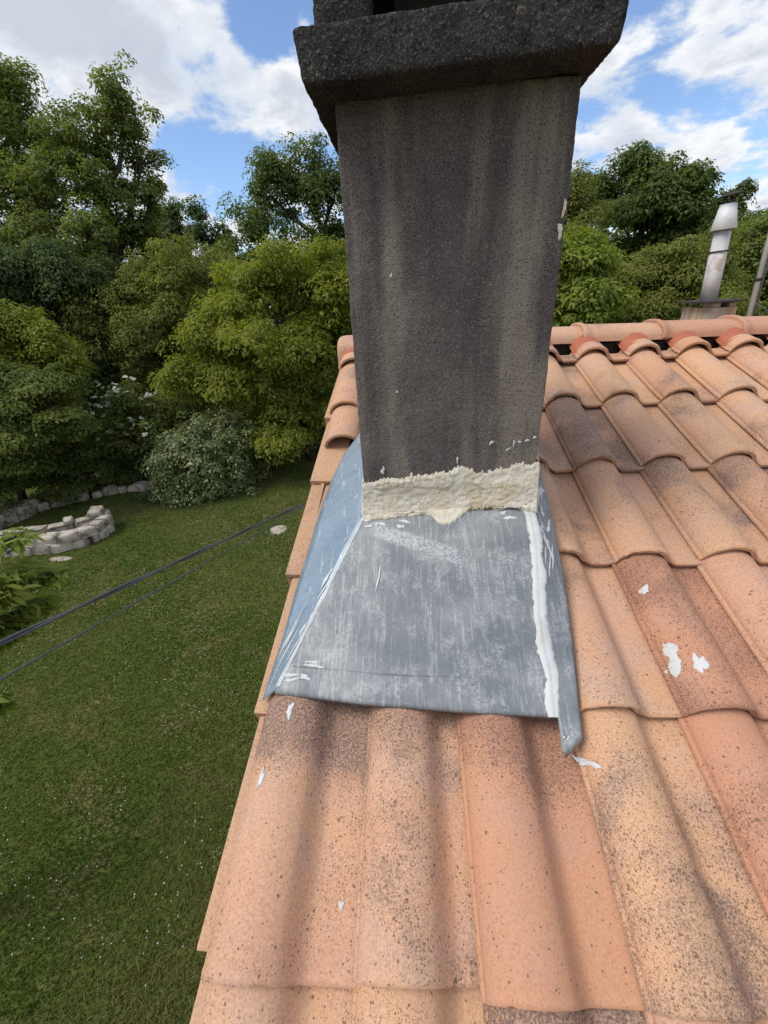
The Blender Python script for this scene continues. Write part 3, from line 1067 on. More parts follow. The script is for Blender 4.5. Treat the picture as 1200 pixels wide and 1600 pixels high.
def band_bot(x):
    b = np.interp(x, [.18, .25, .306, .38, .40, .43, .447, .50, .584, .63], [-.322, -.327, -.314, -.318, -.324, -.312, -.300, -.297, -.292, -.292])
    return b + mn.noise(Vector((x * 24, 9, 0))) * .010 + mn.noise(Vector((x * 90, 9, 0))) * .005 - .016 * math.exp(-((x - .405) / .014) ** 2)


g = Geo()
rows = []
NX, NZ = 260, 48


def foot(x):
    """how far the mortar runs down over the zinc, as a share of the apron's length"""
    b = np.interp(x, [.19, .25, .30, .36, .385, .405, .425, .45, .50, .56, .60], [.035, .03, .018, .03, .085, .10, .06, .012, .010, .016, .05])
    return max(.006, b + .018 * mn.noise(Vector((x * 28, 9, 0))) + .012 * mn.noise(Vector((x * 95, 9, 0))))


for j in range(NZ + 1):
    vv = j / NZ
    row = []
    for i in range(-6, NX + 7):
        if i < 0:
            x, yo = XL - .004 + .004 * mn.noise(Vector((vv * 9, 5, i * .3))), .10 * (-i) / 6
        elif i > NX:
            x, yo = XRt + .006 + .010 * mn.noise(Vector((vv * 7, 2, i * .3))) + .004 * mn.noise(Vector((vv * 25, 2, 1))), .14 * (i - NX) / 6
        else:
            x, yo = XL - .004 + (XRt - XL + .010) * i / NX, 0.0
        uu = min(max((x - .189) / (.603 - .189), 0), 1)
        zt, corner = band_top(x) + yo * .34, poly(ATOP, uu).z + yo * .34
        if vv <= .72 or i < 0 or i > NX:
            q = min(vv / .72, 1.0)
            z = zt + (corner - zt) * q
            pz = Vector((x, YC, z * 2.0))
            lump = .0030 + .0035 * mn.noise(pz * 12) + .0024 * abs(mn.noise(pz * 30)) + .0016 * mn.noise(pz * 80) + .0012 * mn.noise(pz * 230)
            if mn.noise(pz * 8 + Vector((4, 0, 2))) > .10:
                lump += .0022
            lump += .008 * q ** 3 + .010 * max(0, x - .50) / .1 * q
            if vv < .02:
                lump = -.003
            elif vv < .05:
                lump *= .5
            if i < 0 or i > NX:
                row.append((x + (-1 if i < 0 else 1) * lump * .6, YC + yo, z))
            else:
                row.append((x, YC - max(lump, -.003), z))
        else:
            q = (vv - .72) / .28
            av = 1.0 - foot(x) * q
            P = apron(uu, av)
            P = Vector((x, P.y, P.z))
            nn = normal(apron, uu, .95)
            th_ = (.0105 + .010 * max(0, x - .50) / .1) * (1 - q) ** .6 * (1 + .35 * mn.noise(Vector((x * 40, q * 2, 3)))) + .0024 + .0016 * mn.noise(Vector((x * 120, q * 4, 3)))
            if q > .97:
                th_ = -.001
            P = P + nn * th_
            row.append(tuple(P))
    rows.append(row)
g.grid(rows[::-1])
o = hpart(g.obj('mortar_band', M['mortar'], None), chim)
tag(o, 'cream mortar sealing the foot of the chimney')


def front(u, v):
    return Vector((XL + (XRt - XL) * u, YC, -0.5 + 0.97 * v))


for a in ((.735, .375, .012, .004, 61, .4), (.86, .372, .006, .007, 62, 0), (.89, .375, .008, .003, 63, .1), (.93, .378, .010, .003, 64, .2), (.83, .358, .012, .002, 65, .3), (.97, .385, .008, .003, 66, 0),
          (.12, .312, .010, .010, 67, 0), (.55, .335, .006, .007, 68, 0), (.978, .785, .012, .011, 69, .2), (.985, .82, .008, .012, 70, 0), (.22, .50, .004, .003, 71, 0), (.21, .728, .006, .004, 72, 0)):
    smear(front, *a, mat=M['sealant'] if a[1] < .4 else M['mortar'], thick=.0024, name='mortar_smear', parent=chim)

# ------------------------------------------------------------------ smaller stack with metal flue behind the ridge
g = rounded_block(2.475, 2.655, 1.15, 1.50, -0.75, 0.008, 0.03, 0.004, 0.003, 8.0, 3.0, 'xXyYzZ')
stack = hpart(g.obj('chimney_stack', M['stack'], None))
tag(stack, 'low rust-stained stack behind the ridge carrying a metal flue')
g = Geo()
v, f = box(0, 0, 0, 0.25, 0.43, 0.012)
T_ = Matrix.Translation((2.545, 1.31, 0.046)) @ Matrix.Rotation(rad(-1.5), 4, 'Y')
g.add([tuple(T_ @ Vector(q)) for q in v], f)
hpart(g.obj('cover_plate', M['soot'], None, False), stack)
for x0, sx in ((2.485, .06), (2.60, .05)):
    g = rounded_block(x0, x0 + sx, 1.16, 1.27, 0.006, 0.038, 0.02, 0.004, 0.004, 20.0, x0, 'xXyYzZ')
    hpart(g.obj('packing_brick', M['stack'], None), stack)
BOT, TOP = Vector((2.530, 1.30, 0.05)), Vector((2.506, 1.30, 0.52))
ax = (TOP - BOT).normalized()
def along(q):
    return BOT + (TOP - BOT) * q
g = Geo()
g.tube([along(0), along(.62), along(.621), along(1.02)], [.054, .054, .051, .051], 24)
hpart(g.obj('flue_pipe', M['galv'], None), stack)
g = Geo()
g.tube([along(.66), along(.675)], [.0565, .0565], 24)
g.box(*(along(.67) + Vector((.03, -.052, 0))), .012, .02, .012)
hpart(g.obj('pipe_clamp', M['soot'], None), stack)
g = Geo()
g.tube([along(.94), along(.945), along(1.26), along(1.262), along(1.24), along(.95)], [.074, .077, .047, .044, .043, .070], 28, False)
hpart(g.obj('flue_cowl', M['cowl'], None), stack)
for k in range(4):
    g = Geo()
    a = k * math.pi / 2 + .5
    o_ = Vector((math.cos(a) * .034, math.sin(a) * .034, 0))
    g.tube([along(1.22) + o_, along(1.36) + o_], [.005, .005], 6)
    hpart(g.obj('cap_strut', M['soot'], None), stack)
g = Geo()
T_ = Matrix.Translation(along(1.36)) @ Matrix.Rotation(rad(-8), 4, 'Y')
rows = []
for r_, z_ in ((.001, .020), (.04, .014), (.075, .002), (.076, -.002), (.04, .006), (.001, .010)):
    rows.append([tuple(T_ @ Vector((r_ * math.cos(i * .2618), r_ * math.sin(i * .2618), z_))) for i in range(24)])
g.grid(rows, True)
hpart(g.obj('rain_cap', M['soot'], None), stack)

mast = empty('antenna_mast', (3.52, 2.25, -0.9), 'thin leaning metal mast behind the roof ridge', 'mast')
MI = Matrix.Translation((-3.52, -2.25, 0.9))
def mpart(o):
    o.parent = mast
    o.matrix_parent_inverse = MI
    return o
g = Geo()
g.tube([(3.535, 2.2, -0.75), (3.487, 2.2, -0.02), (3.470, 2.2, 0.30), (3.445, 2.2, 0.9)], [.024, .024, .021, .021], 14)
mpart(g.obj('pole', M['mast'], None))
g = Geo()
g.tube([(3.476, 2.2, 0.165), (3.474, 2.2, 0.19)], [.027, .027], 14)
mpart(g.obj('pole_clamp', M['soot'], None))
g = Geo()
g.tube([(3.505, 2.168, -0.12), (3.497, 2.17, 0.15), (3.488, 2.175, 0.4), (3.462, 2.175, 0.85)], [.006, .006, .006, .006], 6)
g.tube([(3.50, 2.168, -0.02), (3.60, 2.15, -0.085), (3.80, 2.1, -0.10), (4.1, 2.0, -0.16)], [.006] * 4, 6)
mpart(g.obj('aerial_lead', M['cable'], None))

# ------------------------------------------------------------------ service cables running to the gable
def cable(name, A, B, r, label, twist):
    A, B = Vector(A), Vector(B)
    d = (B - A).normalized()
    P0, P1 = A - d * 9.0, B + d * ((0.075 - B.x) / d.x)
    g = Geo()
    n = 260
    side = d.cross(Vector((0, 0, 1))).normalized()
    upv = side.cross(d)
    if twist:
        for ph in (0, math.pi):
            pts = []
            for i in range(n + 1):
                p = P0 + (P1 - P0) * i / n
                L_ = (p - P0).length
                pts.append(p + (side * math.cos(L_ * 11 + ph) + upv * math.sin(L_ * 11 + ph)) * r * .62)
            g.tube(pts, [r * .66] * (n + 1), 7)
    else:
        g.tube([P0 + (P1 - P0) * i / 20 for i in range(21)], [r] * 21, 8)
    o = g.obj(name, M['cable'], None)
    return tag(o, label, 'cable', 'service cables left of the gable')


cable('service_cable', (-0.715, -1.582, -0.549), (-0.219, -0.283, -0.771), 0.0062, 'thicker twisted black cable crossing above the lawn', True)
cable('service_cable', (-0.735, -1.610, -0.644), (-0.238, -0.247, -0.806), 0.0030, 'thinner black cable just below the thick twisted one', False)

# ------------------------------------------------------------------ stones on the lawn
def stone_mesh(sx, sy, sz, seed):
    g = Geo()
    n = 4
    o = Vector((seed * 3.1, seed * 1.3, seed * .7))
    def fix(p):
        q = Vector((max(-.42, min(.42, p.x)), max(-.42, min(.42, p.y)), max(-.40, min(.40, p.z))))
        d = p - q
        p = q + d.normalized() * .09 * (1 if d.length else 0)
        p = p * (1 + .13 * mn.noise(p * 1.7 + o) + .07 * mn.noise(p * 4 + o))
        return (p.x * sx, p.y * sy, p.z * sz)
    L = [-.5 + i / n for i in range(n + 1)]
    for s in (-.5, .5):
        for mk in (lambda a, b: Vector((s, a, b)), lambda a, b: Vector((a, s, b)), lambda a, b: Vector((a, b, s))):
            rows = [[fix(mk(a, b)) for a in L] for b in L]
            g.grid(rows)
    return g


def put_stone(parent, inv, x, y, z, sx, sy, sz, rz, seed, tilt=0.0):
    g = stone_mesh(sx, sy, sz, seed)
    o = g.obj('stone', M['stone'], None)
    wm = o.modifiers.new('weld', 'WELD')
    wm.merge_threshold = 0.0005
    o.parent = parent
    o.matrix_parent_inverse = inv
    o.matrix_basis = Matrix.Translation((x, y, z)) @ Matrix.Rotation(rz, 4, 'Z') @ Matrix.Rotation(tilt, 4, 'X')
    return o


sr = random.Random(5)
planter = empty('stone_planter', (-7.4, 5.3, GZ), 'low dry-stone planter ring with rounded end on the lawn', 'planter')
PI_ = Matrix.Translation((7.4, -5.3, -GZ))
def path_pts(pts, step):
    out, carry = [], 0.0
    pts = [Vector((*p, 0)) for p in pts]
    for a, b in zip(pts, pts[1:]):
        L = (b - a).length
        d = (b - a) / L
        s = carry
        while s < L:
            out.append((a + d * s, math.atan2(d.y, d.x)))
            s += step * sr.uniform(.85, 1.15)
        carry = s - L
    return out


front_wall = [(-9.6, 4.55), (-8.6, 5.0), (-7.9, 5.06), (-7.30, 5.14), (-6.98, 5.36), (-6.82, 5.66)]
tip_wall = [(-6.82, 5.66), (-6.80, 5.95), (-6.95, 6.15), (-7.15, 6.10)]
back_wall = [(-7.22, 5.95), (-7.42, 5.80), (-7.75, 5.62), (-8.3, 5.5), (-9.2, 5.2)]
k = 0
for lvl, zz in ((0, 0.09), (1, 0.28)):
    for p, a in path_pts(front_wall, 0.37):
        k += 1
        put_stone(planter, PI_, p.x, p.y, GZ + zz + sr.uniform(-.01, .02), sr.uniform(.32, .41), sr.uniform(.24, .30), sr.uniform(.18, .22), a + sr.uniform(-.06, .06), k)
    for p, a in path_pts(tip_wall, 0.23):
        k += 1
        put_stone(planter, PI_, p.x, p.y, GZ + zz + sr.uniform(-.01, .04), sr.uniform(.22, .28), sr.uniform(.24, .28), sr.uniform(.19, .24), a + sr.uniform(-.2, .2), k)
    for p, a in path_pts(back_wall, 0.48):
        k += 1
        put_stone(planter, PI_, p.x, p.y, GZ + zz - .03, sr.uniform(.42, .52), sr.uniform(.24, .30), sr.uniform(.22, .26), a + sr.uniform(-.1, .1), k)
for x, y, z, s in ((-7.02, 6.05, .47, .26), (-7.50, 5.74, .42, .16)):
    k += 1
    put_stone(planter, PI_, x, y, GZ + z, s * 1.1, s, s * .7, sr.uniform(0, 3), k, .3)

border = empty('stone_edging', (-8.8, 7.6, GZ), 'row of rough pale stones along the foot of the hedge', 'edging')
BI = Matrix.Translation((8.8, -7.6, -GZ))
bp = [(-9.9, 5.9), (-9.72, 6.52), (-9.62, 7.05), (-9.25, 7.47), (-8.94, 7.73), (-8.55, 7.97), (-8.17, 8.20), (-7.66, 8.36), (-7.05, 8.52), (-6.5, 8.62)]
for i, (p, a) in enumerate(path_pts(bp, 0.31)):
    big = 1.35 if p.y < 7.15 else sr.uniform(.85, 1.3)
    put_stone(border, BI, p.x + sr.uniform(-.04, .04), p.y + sr.uniform(-.04, .04), GZ + .09 * big, sr.uniform(.20, .32) * big, sr.uniform(.17, .24) * big, sr.uniform(.15, .22) * big, a + sr.uniform(-.5, .5), 100 + i)
    if p.y < 7.2:
        put_stone(border, BI, p.x + sr.uniform(-.04, .04), p.y + .05, GZ + .27, sr.uniform(.3, .42), sr.uniform(.25, .3), sr.uniform(.18, .24), a + sr.uniform(-.3, .3), 200 + i)


def flat_stone(x, y, rx, ry, label, seed):
    rows = []
    for q, z in ((.02, .022), (.6, .020), (.92, .014), (1.0, -.01)):
        rows.append([(rx * q * math.cos(i * math.pi / 12) * (1 + .18 * mn.noise(Vector((math.cos(i * math.pi / 12) * 2, math.sin(i * math.pi / 12) * 2, seed)))),
                      ry * q * math.sin(i * math.pi / 12) * (1 + .18 * mn.noise(Vector((math.cos(i * math.pi / 12) * 2, math.sin(i * math.pi / 12) * 2, seed + 5)))), z) for i in range(24)])
    g = Geo()
    g.grid(rows, True)
    o = g.obj('flat_stone', M['stone'], None)
    o.location = (x, y, GZ)
    tag(o, label, 'stone')


flat_stone(-2.74, 5.88, .20, .22, 'round flat grey stone sunk in the open lawn', 1)
flat_stone(-7.10, 4.78, .26, .09, 'pale flat slab lying in front of the stone planter', 2)


# ------------------------------------------------------------------ plants
def unit(v):
    return v / np.maximum(np.linalg.norm(v, axis=-1, keepdims=True), 1e-9)


def leaf_quads(c, n, d, L, W, fold=0.0):
    """diamond leaves: centre c, normal n, long direction d"""
    n = unit(n)
    d = unit(d - (d * n).sum(-1, keepdims=True) * n)
    s = np.cross(n, d)
    L = L[:, None]
    W = W[:, None]
    v = np.stack([c - d * L * .5, c + s * W * .5 + d * L * .05 + n * W * fold, c + d * L * .5 - n * L * .12, c - s * W * .5 + d * L * .05 + n * W * fold], 1)
    return v.reshape(-1, 3)


def crown_points(lobes, nleaf, clump, per, rg, up_bias=0.35, inner=0.5, flat=0.55, ragged=True):
    lobes = np.array(lobes, float)
    if ragged:
        # break every lobe into boughs of unequal size that overshoot and undershoot its outline
        parent = np.repeat(np.arange(len(lobes)), 9)
        sub = lobes[parent].copy()
        k = rg.uniform(.24, .58, len(sub))
        dv0 = unit(rg.normal(size=(len(sub), 3)) + np.array([0, 0, .25])) * rg.uniform(.30, 1.02, (len(sub), 1))
        sub[:, :3] += dv0 * np.stack([sub[:, 3], sub[:, 3], sub[:, 4]], 1)
        sub[:, 3] *= k
        sub[:, 4] *= k * rg.uniform(.75, 1.15, len(sub))
        lobes = sub
    else:
        parent = np.arange(len(lobes))
    wts = (lobes[:, 3] * (lobes[:, 3] + lobes[:, 4])) ** 0.9
    wts /= wts.sum()
    nc = max(4, nleaf // per)
    li = rg.choice(len(lobes), nc, p=wts)
    dv = unit(rg.normal(size=(nc, 3)) + np.array([0, 0, up_bias]))
    rr = rg.uniform(inner, 1.0, (nc, 1)) ** 0.6
    rr = rr * np.where(rg.uniform(size=(nc, 1)) < .18, rg.uniform(1.05, 1.7, (nc, 1)), 1.0)
    R_ = np.stack([lobes[li, 3], lobes[li, 3], lobes[li, 4]], 1)
    cc = lobes[li, :3] + dv * rr * R_
    rc = clump * rg.uniform(.55, 1.35, nc)
    idx = rg.integers(0, nc, nleaf)
    ld = unit(rg.normal(size=(nleaf, 3)) + np.array([0, 0, .45]))
    lr = rg.uniform(.35, 1.0, (nleaf, 1)) ** .6
    off = ld * lr * rc[idx, None]
    off[:, 2] *= flat
    # sprays hang outwards: further from the clump centre, lower
    off[:, 2] -= .25 * (off[:, 0] ** 2 + off[:, 1] ** 2) / np.maximum(rc[idx], .05)
    pts = cc[idx] + off
    nrm = ld * .55 + dv[idx] * .35 + np.array([0, 0, .75]) + rg.normal(size=(nleaf, 3)) * .38
    ldir = off * np.array([1, 1, .3]) / np.maximum(rc[idx, None], .05) + rg.normal(size=(nleaf, 3)) * .45 + np.array([0, 0, -.35])
    return pts, nrm, ldir, cc, parent[li]


def plant(name, label, cat, base, lobes, leafmat, nleaf, leaf=(.13, .06), clump=.42, per=55, trunk=.14, group=None, seed=1, up_bias=.35, inner=.5, flat=.55, ragged=True, twigs=3, crown='crown', stem='trunk', zmin=None):
    rg = np.random.default_rng(seed)
    root = empty(name, (base[0], base[1], GZ), label, cat, group)
    o3 = np.array([base[0], base[1], GZ])
    pts, nrm, ld, cc, li = crown_points(lobes, nleaf, clump, per, rg, up_bias, inner, flat, ragged)
    keep = pts[:, 2] > GZ + .02
    pts, nrm, ld = pts[keep], nrm[keep], ld[keep]
    sz = rg.uniform(.65, 1.3, len(pts))
    v = leaf_quads(pts - o3, nrm, ld, leaf[0] * sz, leaf[1] * sz * rg.uniform(.8, 1.2, len(pts)), .12)
    np_mesh(crown, v, 4, leafmat, root)
    # trunk, limbs to every lobe, twigs to some clumps
    g = Geo()
    lob = [Vector(l[:3]) - Vector(o3) for l in lobes]
    cen = sum(lob, Vector()) / len(lob)
    top = max(lob, key=lambda q: q.z)
    r0 = trunk
    tp = []
    for i in range(6):
        q = i / 5
        p = Vector((cen.x * q ** 1.3, cen.y * q ** 1.3, top.z * .82 * q - .05))
        p += Vector((mn.noise(Vector((q * 3, seed, 0))), mn.noise(Vector((q * 3, seed, 4))), 0)) * .25 * q
        tp.append(p)
    g.tube(tp, [r0 * (1.25 - q) if q > .05 else r0 * 1.5 for q in np.linspace(0, 1, 6)], 8)
    for i, l in enumerate(lob):
        hz = min(max(l.z * .78, .1), top.z * .8)
        k = min(range(6), key=lambda j: abs(tp[j].z - hz))
        s = tp[k]
        mid = (s + l) * .5 + Vector((rg.normal() * .15, rg.normal() * .15, -.1 * (l - s).length + rg.normal() * .1))
        rr = r0 * (.55 if k < 3 else .4)
        g.tube([s, mid, l], [rr, rr * .7, rr * .4], 6, False)
        own = np.where(li == i)[0][: twigs * 2]
        for j in own[:twigs]:
            e = Vector(cc[j] - o3)
            m2 = (l + e) * .5 + Vector((0, 0, -.08))
            g.tube([mid if j % 2 else l, m2, e], [rr * .4, rr * .28, rr * .1], 5, False)
    g.obj(stem, M['bark'], root)
    return root, cc


LOBES = {
  'tall': [(-11.96,14.72,6.05,1.23,1.53),(-13.2,13.75,4.77,1.81,2.21),(-11.41,15.1,4.98,1.08,1.08),(-12.82,14.07,3.47,2.14,1.71),(-14.31,12.76,1.62,2.1,2.1),(-12.91,14.0,1.61,1.8,1.58),(-11.78,14.85,7.06,0.44,0.7)],
  'oak': [(-9.23,14.11,5.32,0.95,0.83),(-8.44,14.54,5.69,0.84,1.04),(-8.28,14.63,4.59,0.67,0.94),(-9.88,13.72,4.79,0.89,0.83),(-9.48,13.96,3.78,1.28,0.87),(-8.15,14.69,3.84,0.52,0.64),(-10.92,13.0,3.2,1.19,1.1),(-10.31,13.44,2.37,1.79,1.16),(-9.07,14.21,2.56,1.05,1.09),(-11.21,12.79,1.1,1.69,1.26),(-9.86,13.73,1.05,1.45,1.11),(-8.59,14.47,2.38,0.56,0.67)],
  'olive': [(-7.04,12.46,1.32,1.4,0.68),(-8.03,11.92,0.47,1.6,0.84),(-6.1,12.89,1.29,0.78,0.66),(-8.86,11.39,-0.47,1.5,0.9),(-7.63,12.14,-0.58,1.47,1.15),(-9.24,11.14,0.28,0.58,0.54),(-8.41,11.69,-1.8,1.28,1.06)],
  'darkc': [(-5.54,19.92,4.43,1.45,1.26),(-3.8,20.31,4.28,1.56,1.7),(-6.75,19.57,3.52,1.01,1.27),(-5.12,20.03,2.76,2.48,1.46),(-2.95,20.45,4.37,1.14,1.42),(-0.43,20.67,3.79,2.31,2.02),(2.15,20.61,3.16,2.31,2.02)],
  'far1': [(-12.35,24.88,4.7,0.46,0.84),(-12.49,24.81,3.81,0.79,0.93)],
  'far2': [(-13.73,25.32,4.84,0.5,0.93),(-13.76,25.3,3.84,0.88,0.95)],
  'far3': [(-10.97,24.4,4.56,0.34,0.9),(-10.94,24.41,3.68,0.84,0.84),(-10.07,24.76,3.37,0.78,0.86)],
  'bright': [(-3.21,10.2,0.71,1.05,0.76),(-2.08,10.46,0.5,0.96,0.87),(-4.06,9.93,0.37,0.81,0.61),(-4.85,9.61,-0.6,1.07,0.78),(-3.29,10.17,-0.88,1.53,1.12),(-1.9,10.49,-1.06,1.11,1.38),(-4.33,9.82,-2.1,1.39,0.93),(-2.79,10.31,-2.45,1.25,1.06),(-5.41,9.35,-1.53,0.74,0.67),(-3.72,9.72,-3.13,1.14,0.53),(-0.41,10.66,-0.63,1.28,1.55)],
  'yellowleft': [(-9.27,8.16,-0.06,0.8,0.58),(-8.83,8.54,-0.4,0.72,0.51),(-9.79,7.66,-0.56,0.76,0.76),(-8.61,8.73,-0.74,0.4,0.36)],
  'layered': [(-8.89,6.86,-1.26,0.89,0.58),(-8.22,7.49,-1.33,0.84,0.46),(-8.64,7.11,-1.91,1.14,0.58),(-9.33,6.4,-2.22,1.09,0.8),(-8.23,7.48,-2.18,0.63,0.41),(-8.92,6.84,-2.68,1.07,0.49)],
  'darkleft': [(-10.36,10.91,1.01,1.2,0.83),(-9.51,11.56,1.4,0.91,0.86),(-9.78,11.36,-1.29,0.93,0.93),(-9.81,11.34,-2.62,0.86,0.97),(-11.2,10.19,0.72,1.07,0.89),(-10.09,11.12,0.15,0.97,0.97)],
  'elder': [(-7.41,9.24,-2.22,0.72,0.54),(-6.65,9.71,-2.36,0.75,0.64),(-7.8,8.97,-3.06,0.66,0.62),(-6.76,9.65,-3.21,0.73,0.54),(-7.33,9.29,-2.79,0.74,0.74)],
  'laurel': [(-5.43,8.56,-3.42,1.28,0.93),(-4.76,8.89,-3.14,0.65,0.72),(-6.13,8.16,-3.68,0.56,0.56),(-5.57,8.48,-4.11,1.27,0.47),(-4.68,8.92,-4.02,0.45,0.56)],
  'hedgel': [(-8.69,8.67,-3.41,1.01,0.82),(-8.06,9.15,-3.8,0.86,0.69),(-9.69,7.76,-3.42,1.12,0.62),(-9.25,8.18,-3.79,1.08,0.47),(-10.27,7.15,-3.52,1.23,0.59)],
  'hedger': [(-4.28,11.96,-3.99,1.32,0.95),(-3.0,12.31,-4.25,1.11,0.88),(-5.06,11.69,-3.65,1.0,1.0),(-1.63,12.56,-4.37,1.29,1.06)],
  'roak': [(8.48,15.94,3.44,0.91,0.87),(7.61,16.31,3.12,0.77,0.77),(9.3,15.55,2.65,0.91,0.87),(8.5,15.93,2.17,1.53,1.01),(9.96,15.21,1.99,0.65,0.6),(9.7,15.35,1.28,1.11,0.85),(6.98,16.54,3.47,0.5,0.45),(8.39,15.98,1.21,1.16,0.81)],
  'rolive': [(5.29,12.89,2.56,0.52,0.67),(5.23,12.91,1.79,0.69,0.8),(4.39,13.15,2.34,0.86,1.05),(5.61,12.78,1.98,0.56,0.56)],
  'rbright': [(3.83,8.11,0.7,0.54,0.46),(4.25,7.96,0.32,0.48,0.54),(3.8,8.12,-0.02,0.5,0.56),(4.47,7.87,-0.17,0.44,0.49),(3.14,8.31,0.27,0.63,0.84)],
  'rhedge': [(6.07,9.34,0.34,0.79,0.51),(5.63,9.55,0.1,0.7,0.62),(6.61,9.06,0.43,0.58,0.5),(6.4,9.17,-0.21,1.14,0.58),(6.99,8.84,0.09,0.55,0.65)],
  'rmass': [(8.49,10.26,0.74,0.63,0.63),(8.89,9.99,0.77,0.69,0.65),(8.82,10.04,-0.05,1.04,0.72),(8.04,10.54,0.79,0.45,0.49),(9.33,9.67,0.65,0.9,0.82),(9.7,9.39,-0.17,0.91,0.76)],
  'rsprig': [(10.17,13.93,1.97,0.44,0.48),(10.39,13.79,2.34,0.29,0.39),(11.06,13.35,1.44,0.66,0.39),(10.48,13.73,1.43,0.79,0.6)],
  'near': [(-2.06,-0.48,-1.22,0.13,0.07),(-1.99,-0.4,-1.41,0.1,0.06),(-2.1,-0.54,-1.45,0.13,0.07),(-1.91,-0.31,-1.22,0.11,0.02),(-2.17,-0.64,-1.21,0.21,0.21),(-2.22,-0.71,-1.88,0.05,0.08),(-1.95,-0.35,-0.93,0.12,0.01),(-2.01,-0.41,-1.14,0.1,0.03)],

}
B = 'trees beyond the lawn'
plant('oak_tree', 'tallest oak at the far left, cut by the photo edge', 'tree', (-12.9, 14.2), LOBES['tall'], M['l_oak'], 63000, (0.111, 0.063), .5, 70, .26, B, 1, inner=.35)
plant('oak_tree', 'tall open oak with dark limbs showing against the clouds', 'tree', (-9.8, 13.9), LOBES['oak'] + [(-8.6, 14.6, .8, 1.2, 1.1), (-9.6, 14.0, -.6, 1.6, 1.2)], M['l_oak'], 70000, (0.104, 0.063), .42, 70, .26, B, 2, inner=.35, twigs=5)
plant('broadleaf_tree', 'olive green tree between the open oak and the yellow-green tree', 'tree', (-7.7, 12.1), LOBES['olive'] + [(-6.2, 12.9, -.2, 1.1, 1.0), (-7.0, 12.8, -2.0, 1.4, 1.2), (-5.6, 13.2, -1.8, 1.2, 1.2)], M['l_olive'], 73500, (0.104, 0.044), .42, 70, .16, B, 3)
plant('oak_tree', 'dark green oak rising behind the chimney on its left', 'tree', (-3.2, 20.3), LOBES['darkc'] + [(-5.6, 20.0, 1.0, 2.2, 1.8), (-3.2, 20.3, .8, 2.2, 1.8), (-7.4, 19.4, 1.2, 1.8, 1.6), (-.6, 20.5, .8, 2.2, 1.8)], M['l_dark'], 80500, (0.141, 0.081), .6, 70, .3, B, 4, inner=.4)
for i, k_ in enumerate(('far1', 'far2', 'far3')):
    L0 = LOBES[k_]
    plant('distant_tree', ['small distant treetop, middle of three in the sky gap', 'small distant treetop next to the open oak', 'small distant treetop beside the dark oak'][i], 'tree', (L0[0][0], L0[0][1]),
          L0 + [(L0[-1][0], L0[-1][1], L0[-1][2] - 1.6, 1.3, 1.3)], M['l_blue'], 12250, (0.163, 0.089), .5, 60, .14, 'distant treetops', 20 + i, inner=.3)
plant('walnut_tree', 'yellow-green tree with drooping leaves left of the chimney', 'tree', (-2.95, 10.6), LOBES['bright'], M['l_bright'], 108500, (0.126, 0.041), .40, 70, .12, B, 5, flat=.6)
plant('shrub', 'yellowish bush high at the left photo edge', 'shrub', (-9.4, 8.1), LOBES['yellowleft'] + [(-9.4, 8.0, -1.6, 1.0, 1.0)], M['l_bright'], 29750, (0.089, 0.044), .34, 60, .08, 'garden shrubs', 6)
plant('broadleaf_tree', 'layered mid-green tree above the stone edging at far left', 'tree', (-10.3, 7.5), LOBES['layered'], M['l_oak'], 59500, (0.096, 0.044), .36, 80, .09, B, 7, flat=.28)
plant('evergreen_tree', 'dark blue-green tree in the shade between the left trees', 'tree', (-10.2, 11.1), LOBES['darkleft'], M['l_blue'], 59500, (0.096, 0.052), .42, 70, .15, B, 8)
el, ecc = plant('elder_bush', 'elder bush dotted with flat white flower heads', 'shrub', (-7.2, 9.4), LOBES['elder'], M['l_oak'], 29750, (0.081, 0.041), .30, 60, .05, 'garden shrubs', 9, stem='stem')
plant('laurel_bush', 'rounded dark laurel bush standing on the edge of the lawn', 'shrub', (-5.4, 8.6), LOBES['laurel'], M['l_laurel'], 52500, (0.074, 0.041), .24, 60, .05, 'garden shrubs', 10, inner=.75, stem='stem', ragged=False)
plant('hedge', 'dark clipped hedge behind the row of edging stones', 'hedge', (-9.0, 8.4), LOBES['hedgel'] + [(-8.3, 9.3, -4.0, 1.0, .5), (-9.8, 8.0, -3.9, 1.0, .6), (-7.3, 9.6, -3.9, .9, .6)], M['l_dark'], 66500, (0.067, 0.037), .26, 60, .05, 'garden shrubs', 11, inner=.6, stem='stem')
plant('hedge', 'dark undergrowth in the shade beneath the yellow-green tree', 'hedge', (-3.6, 12.2), LOBES['hedger'] + [(-2.2, 12.9, -3.3, 1.4, 1.2), (-4.6, 12.4, -2.9, 1.4, 1.3), (0.2, 12.8, -3.6, 1.4, 1.4)], M['l_dark'], 52500, (0.089, 0.044), .34, 60, .06, 'garden shrubs', 12, inner=.5, stem='stem')
plant('oak_tree', 'dark oak standing tall between the chimney and the flue', 'tree', (8.6, 15.9), LOBES['roak'], M['l_dark'], 59500, (0.111, 0.067), .42, 70, .24, B, 13, inner=.35, twigs=5)
plant('broadleaf_tree', 'olive treetop touching the right edge of the chimney', 'tree', (4.9, 13.0), LOBES['rolive'] + [(4.9, 13.0, .8, 1.3, 1.0)], M['l_olive'], 29750, (0.089, 0.044), .38, 60, .12, B, 14)
plant('walnut_tree', 'fresh bright green tree just right of the chimney', 'tree', (3.9, 8.1), LOBES['rbright'] + [(3.7, 8.1, -.8, .9, .6)], M['l_fresh'], 26250, (0.118, 0.052), .32, 60, .1, B, 15)
plant('broadleaf_tree', 'broad yellowish green bushy tree left of the metal flue', 'tree', (6.4, 9.2), LOBES['rhedge'] + [(6.3, 9.3, -.8, 1.3, .6)], M['l_olive'], 52500, (0.081, 0.037), .34, 70, .1, B, 16)
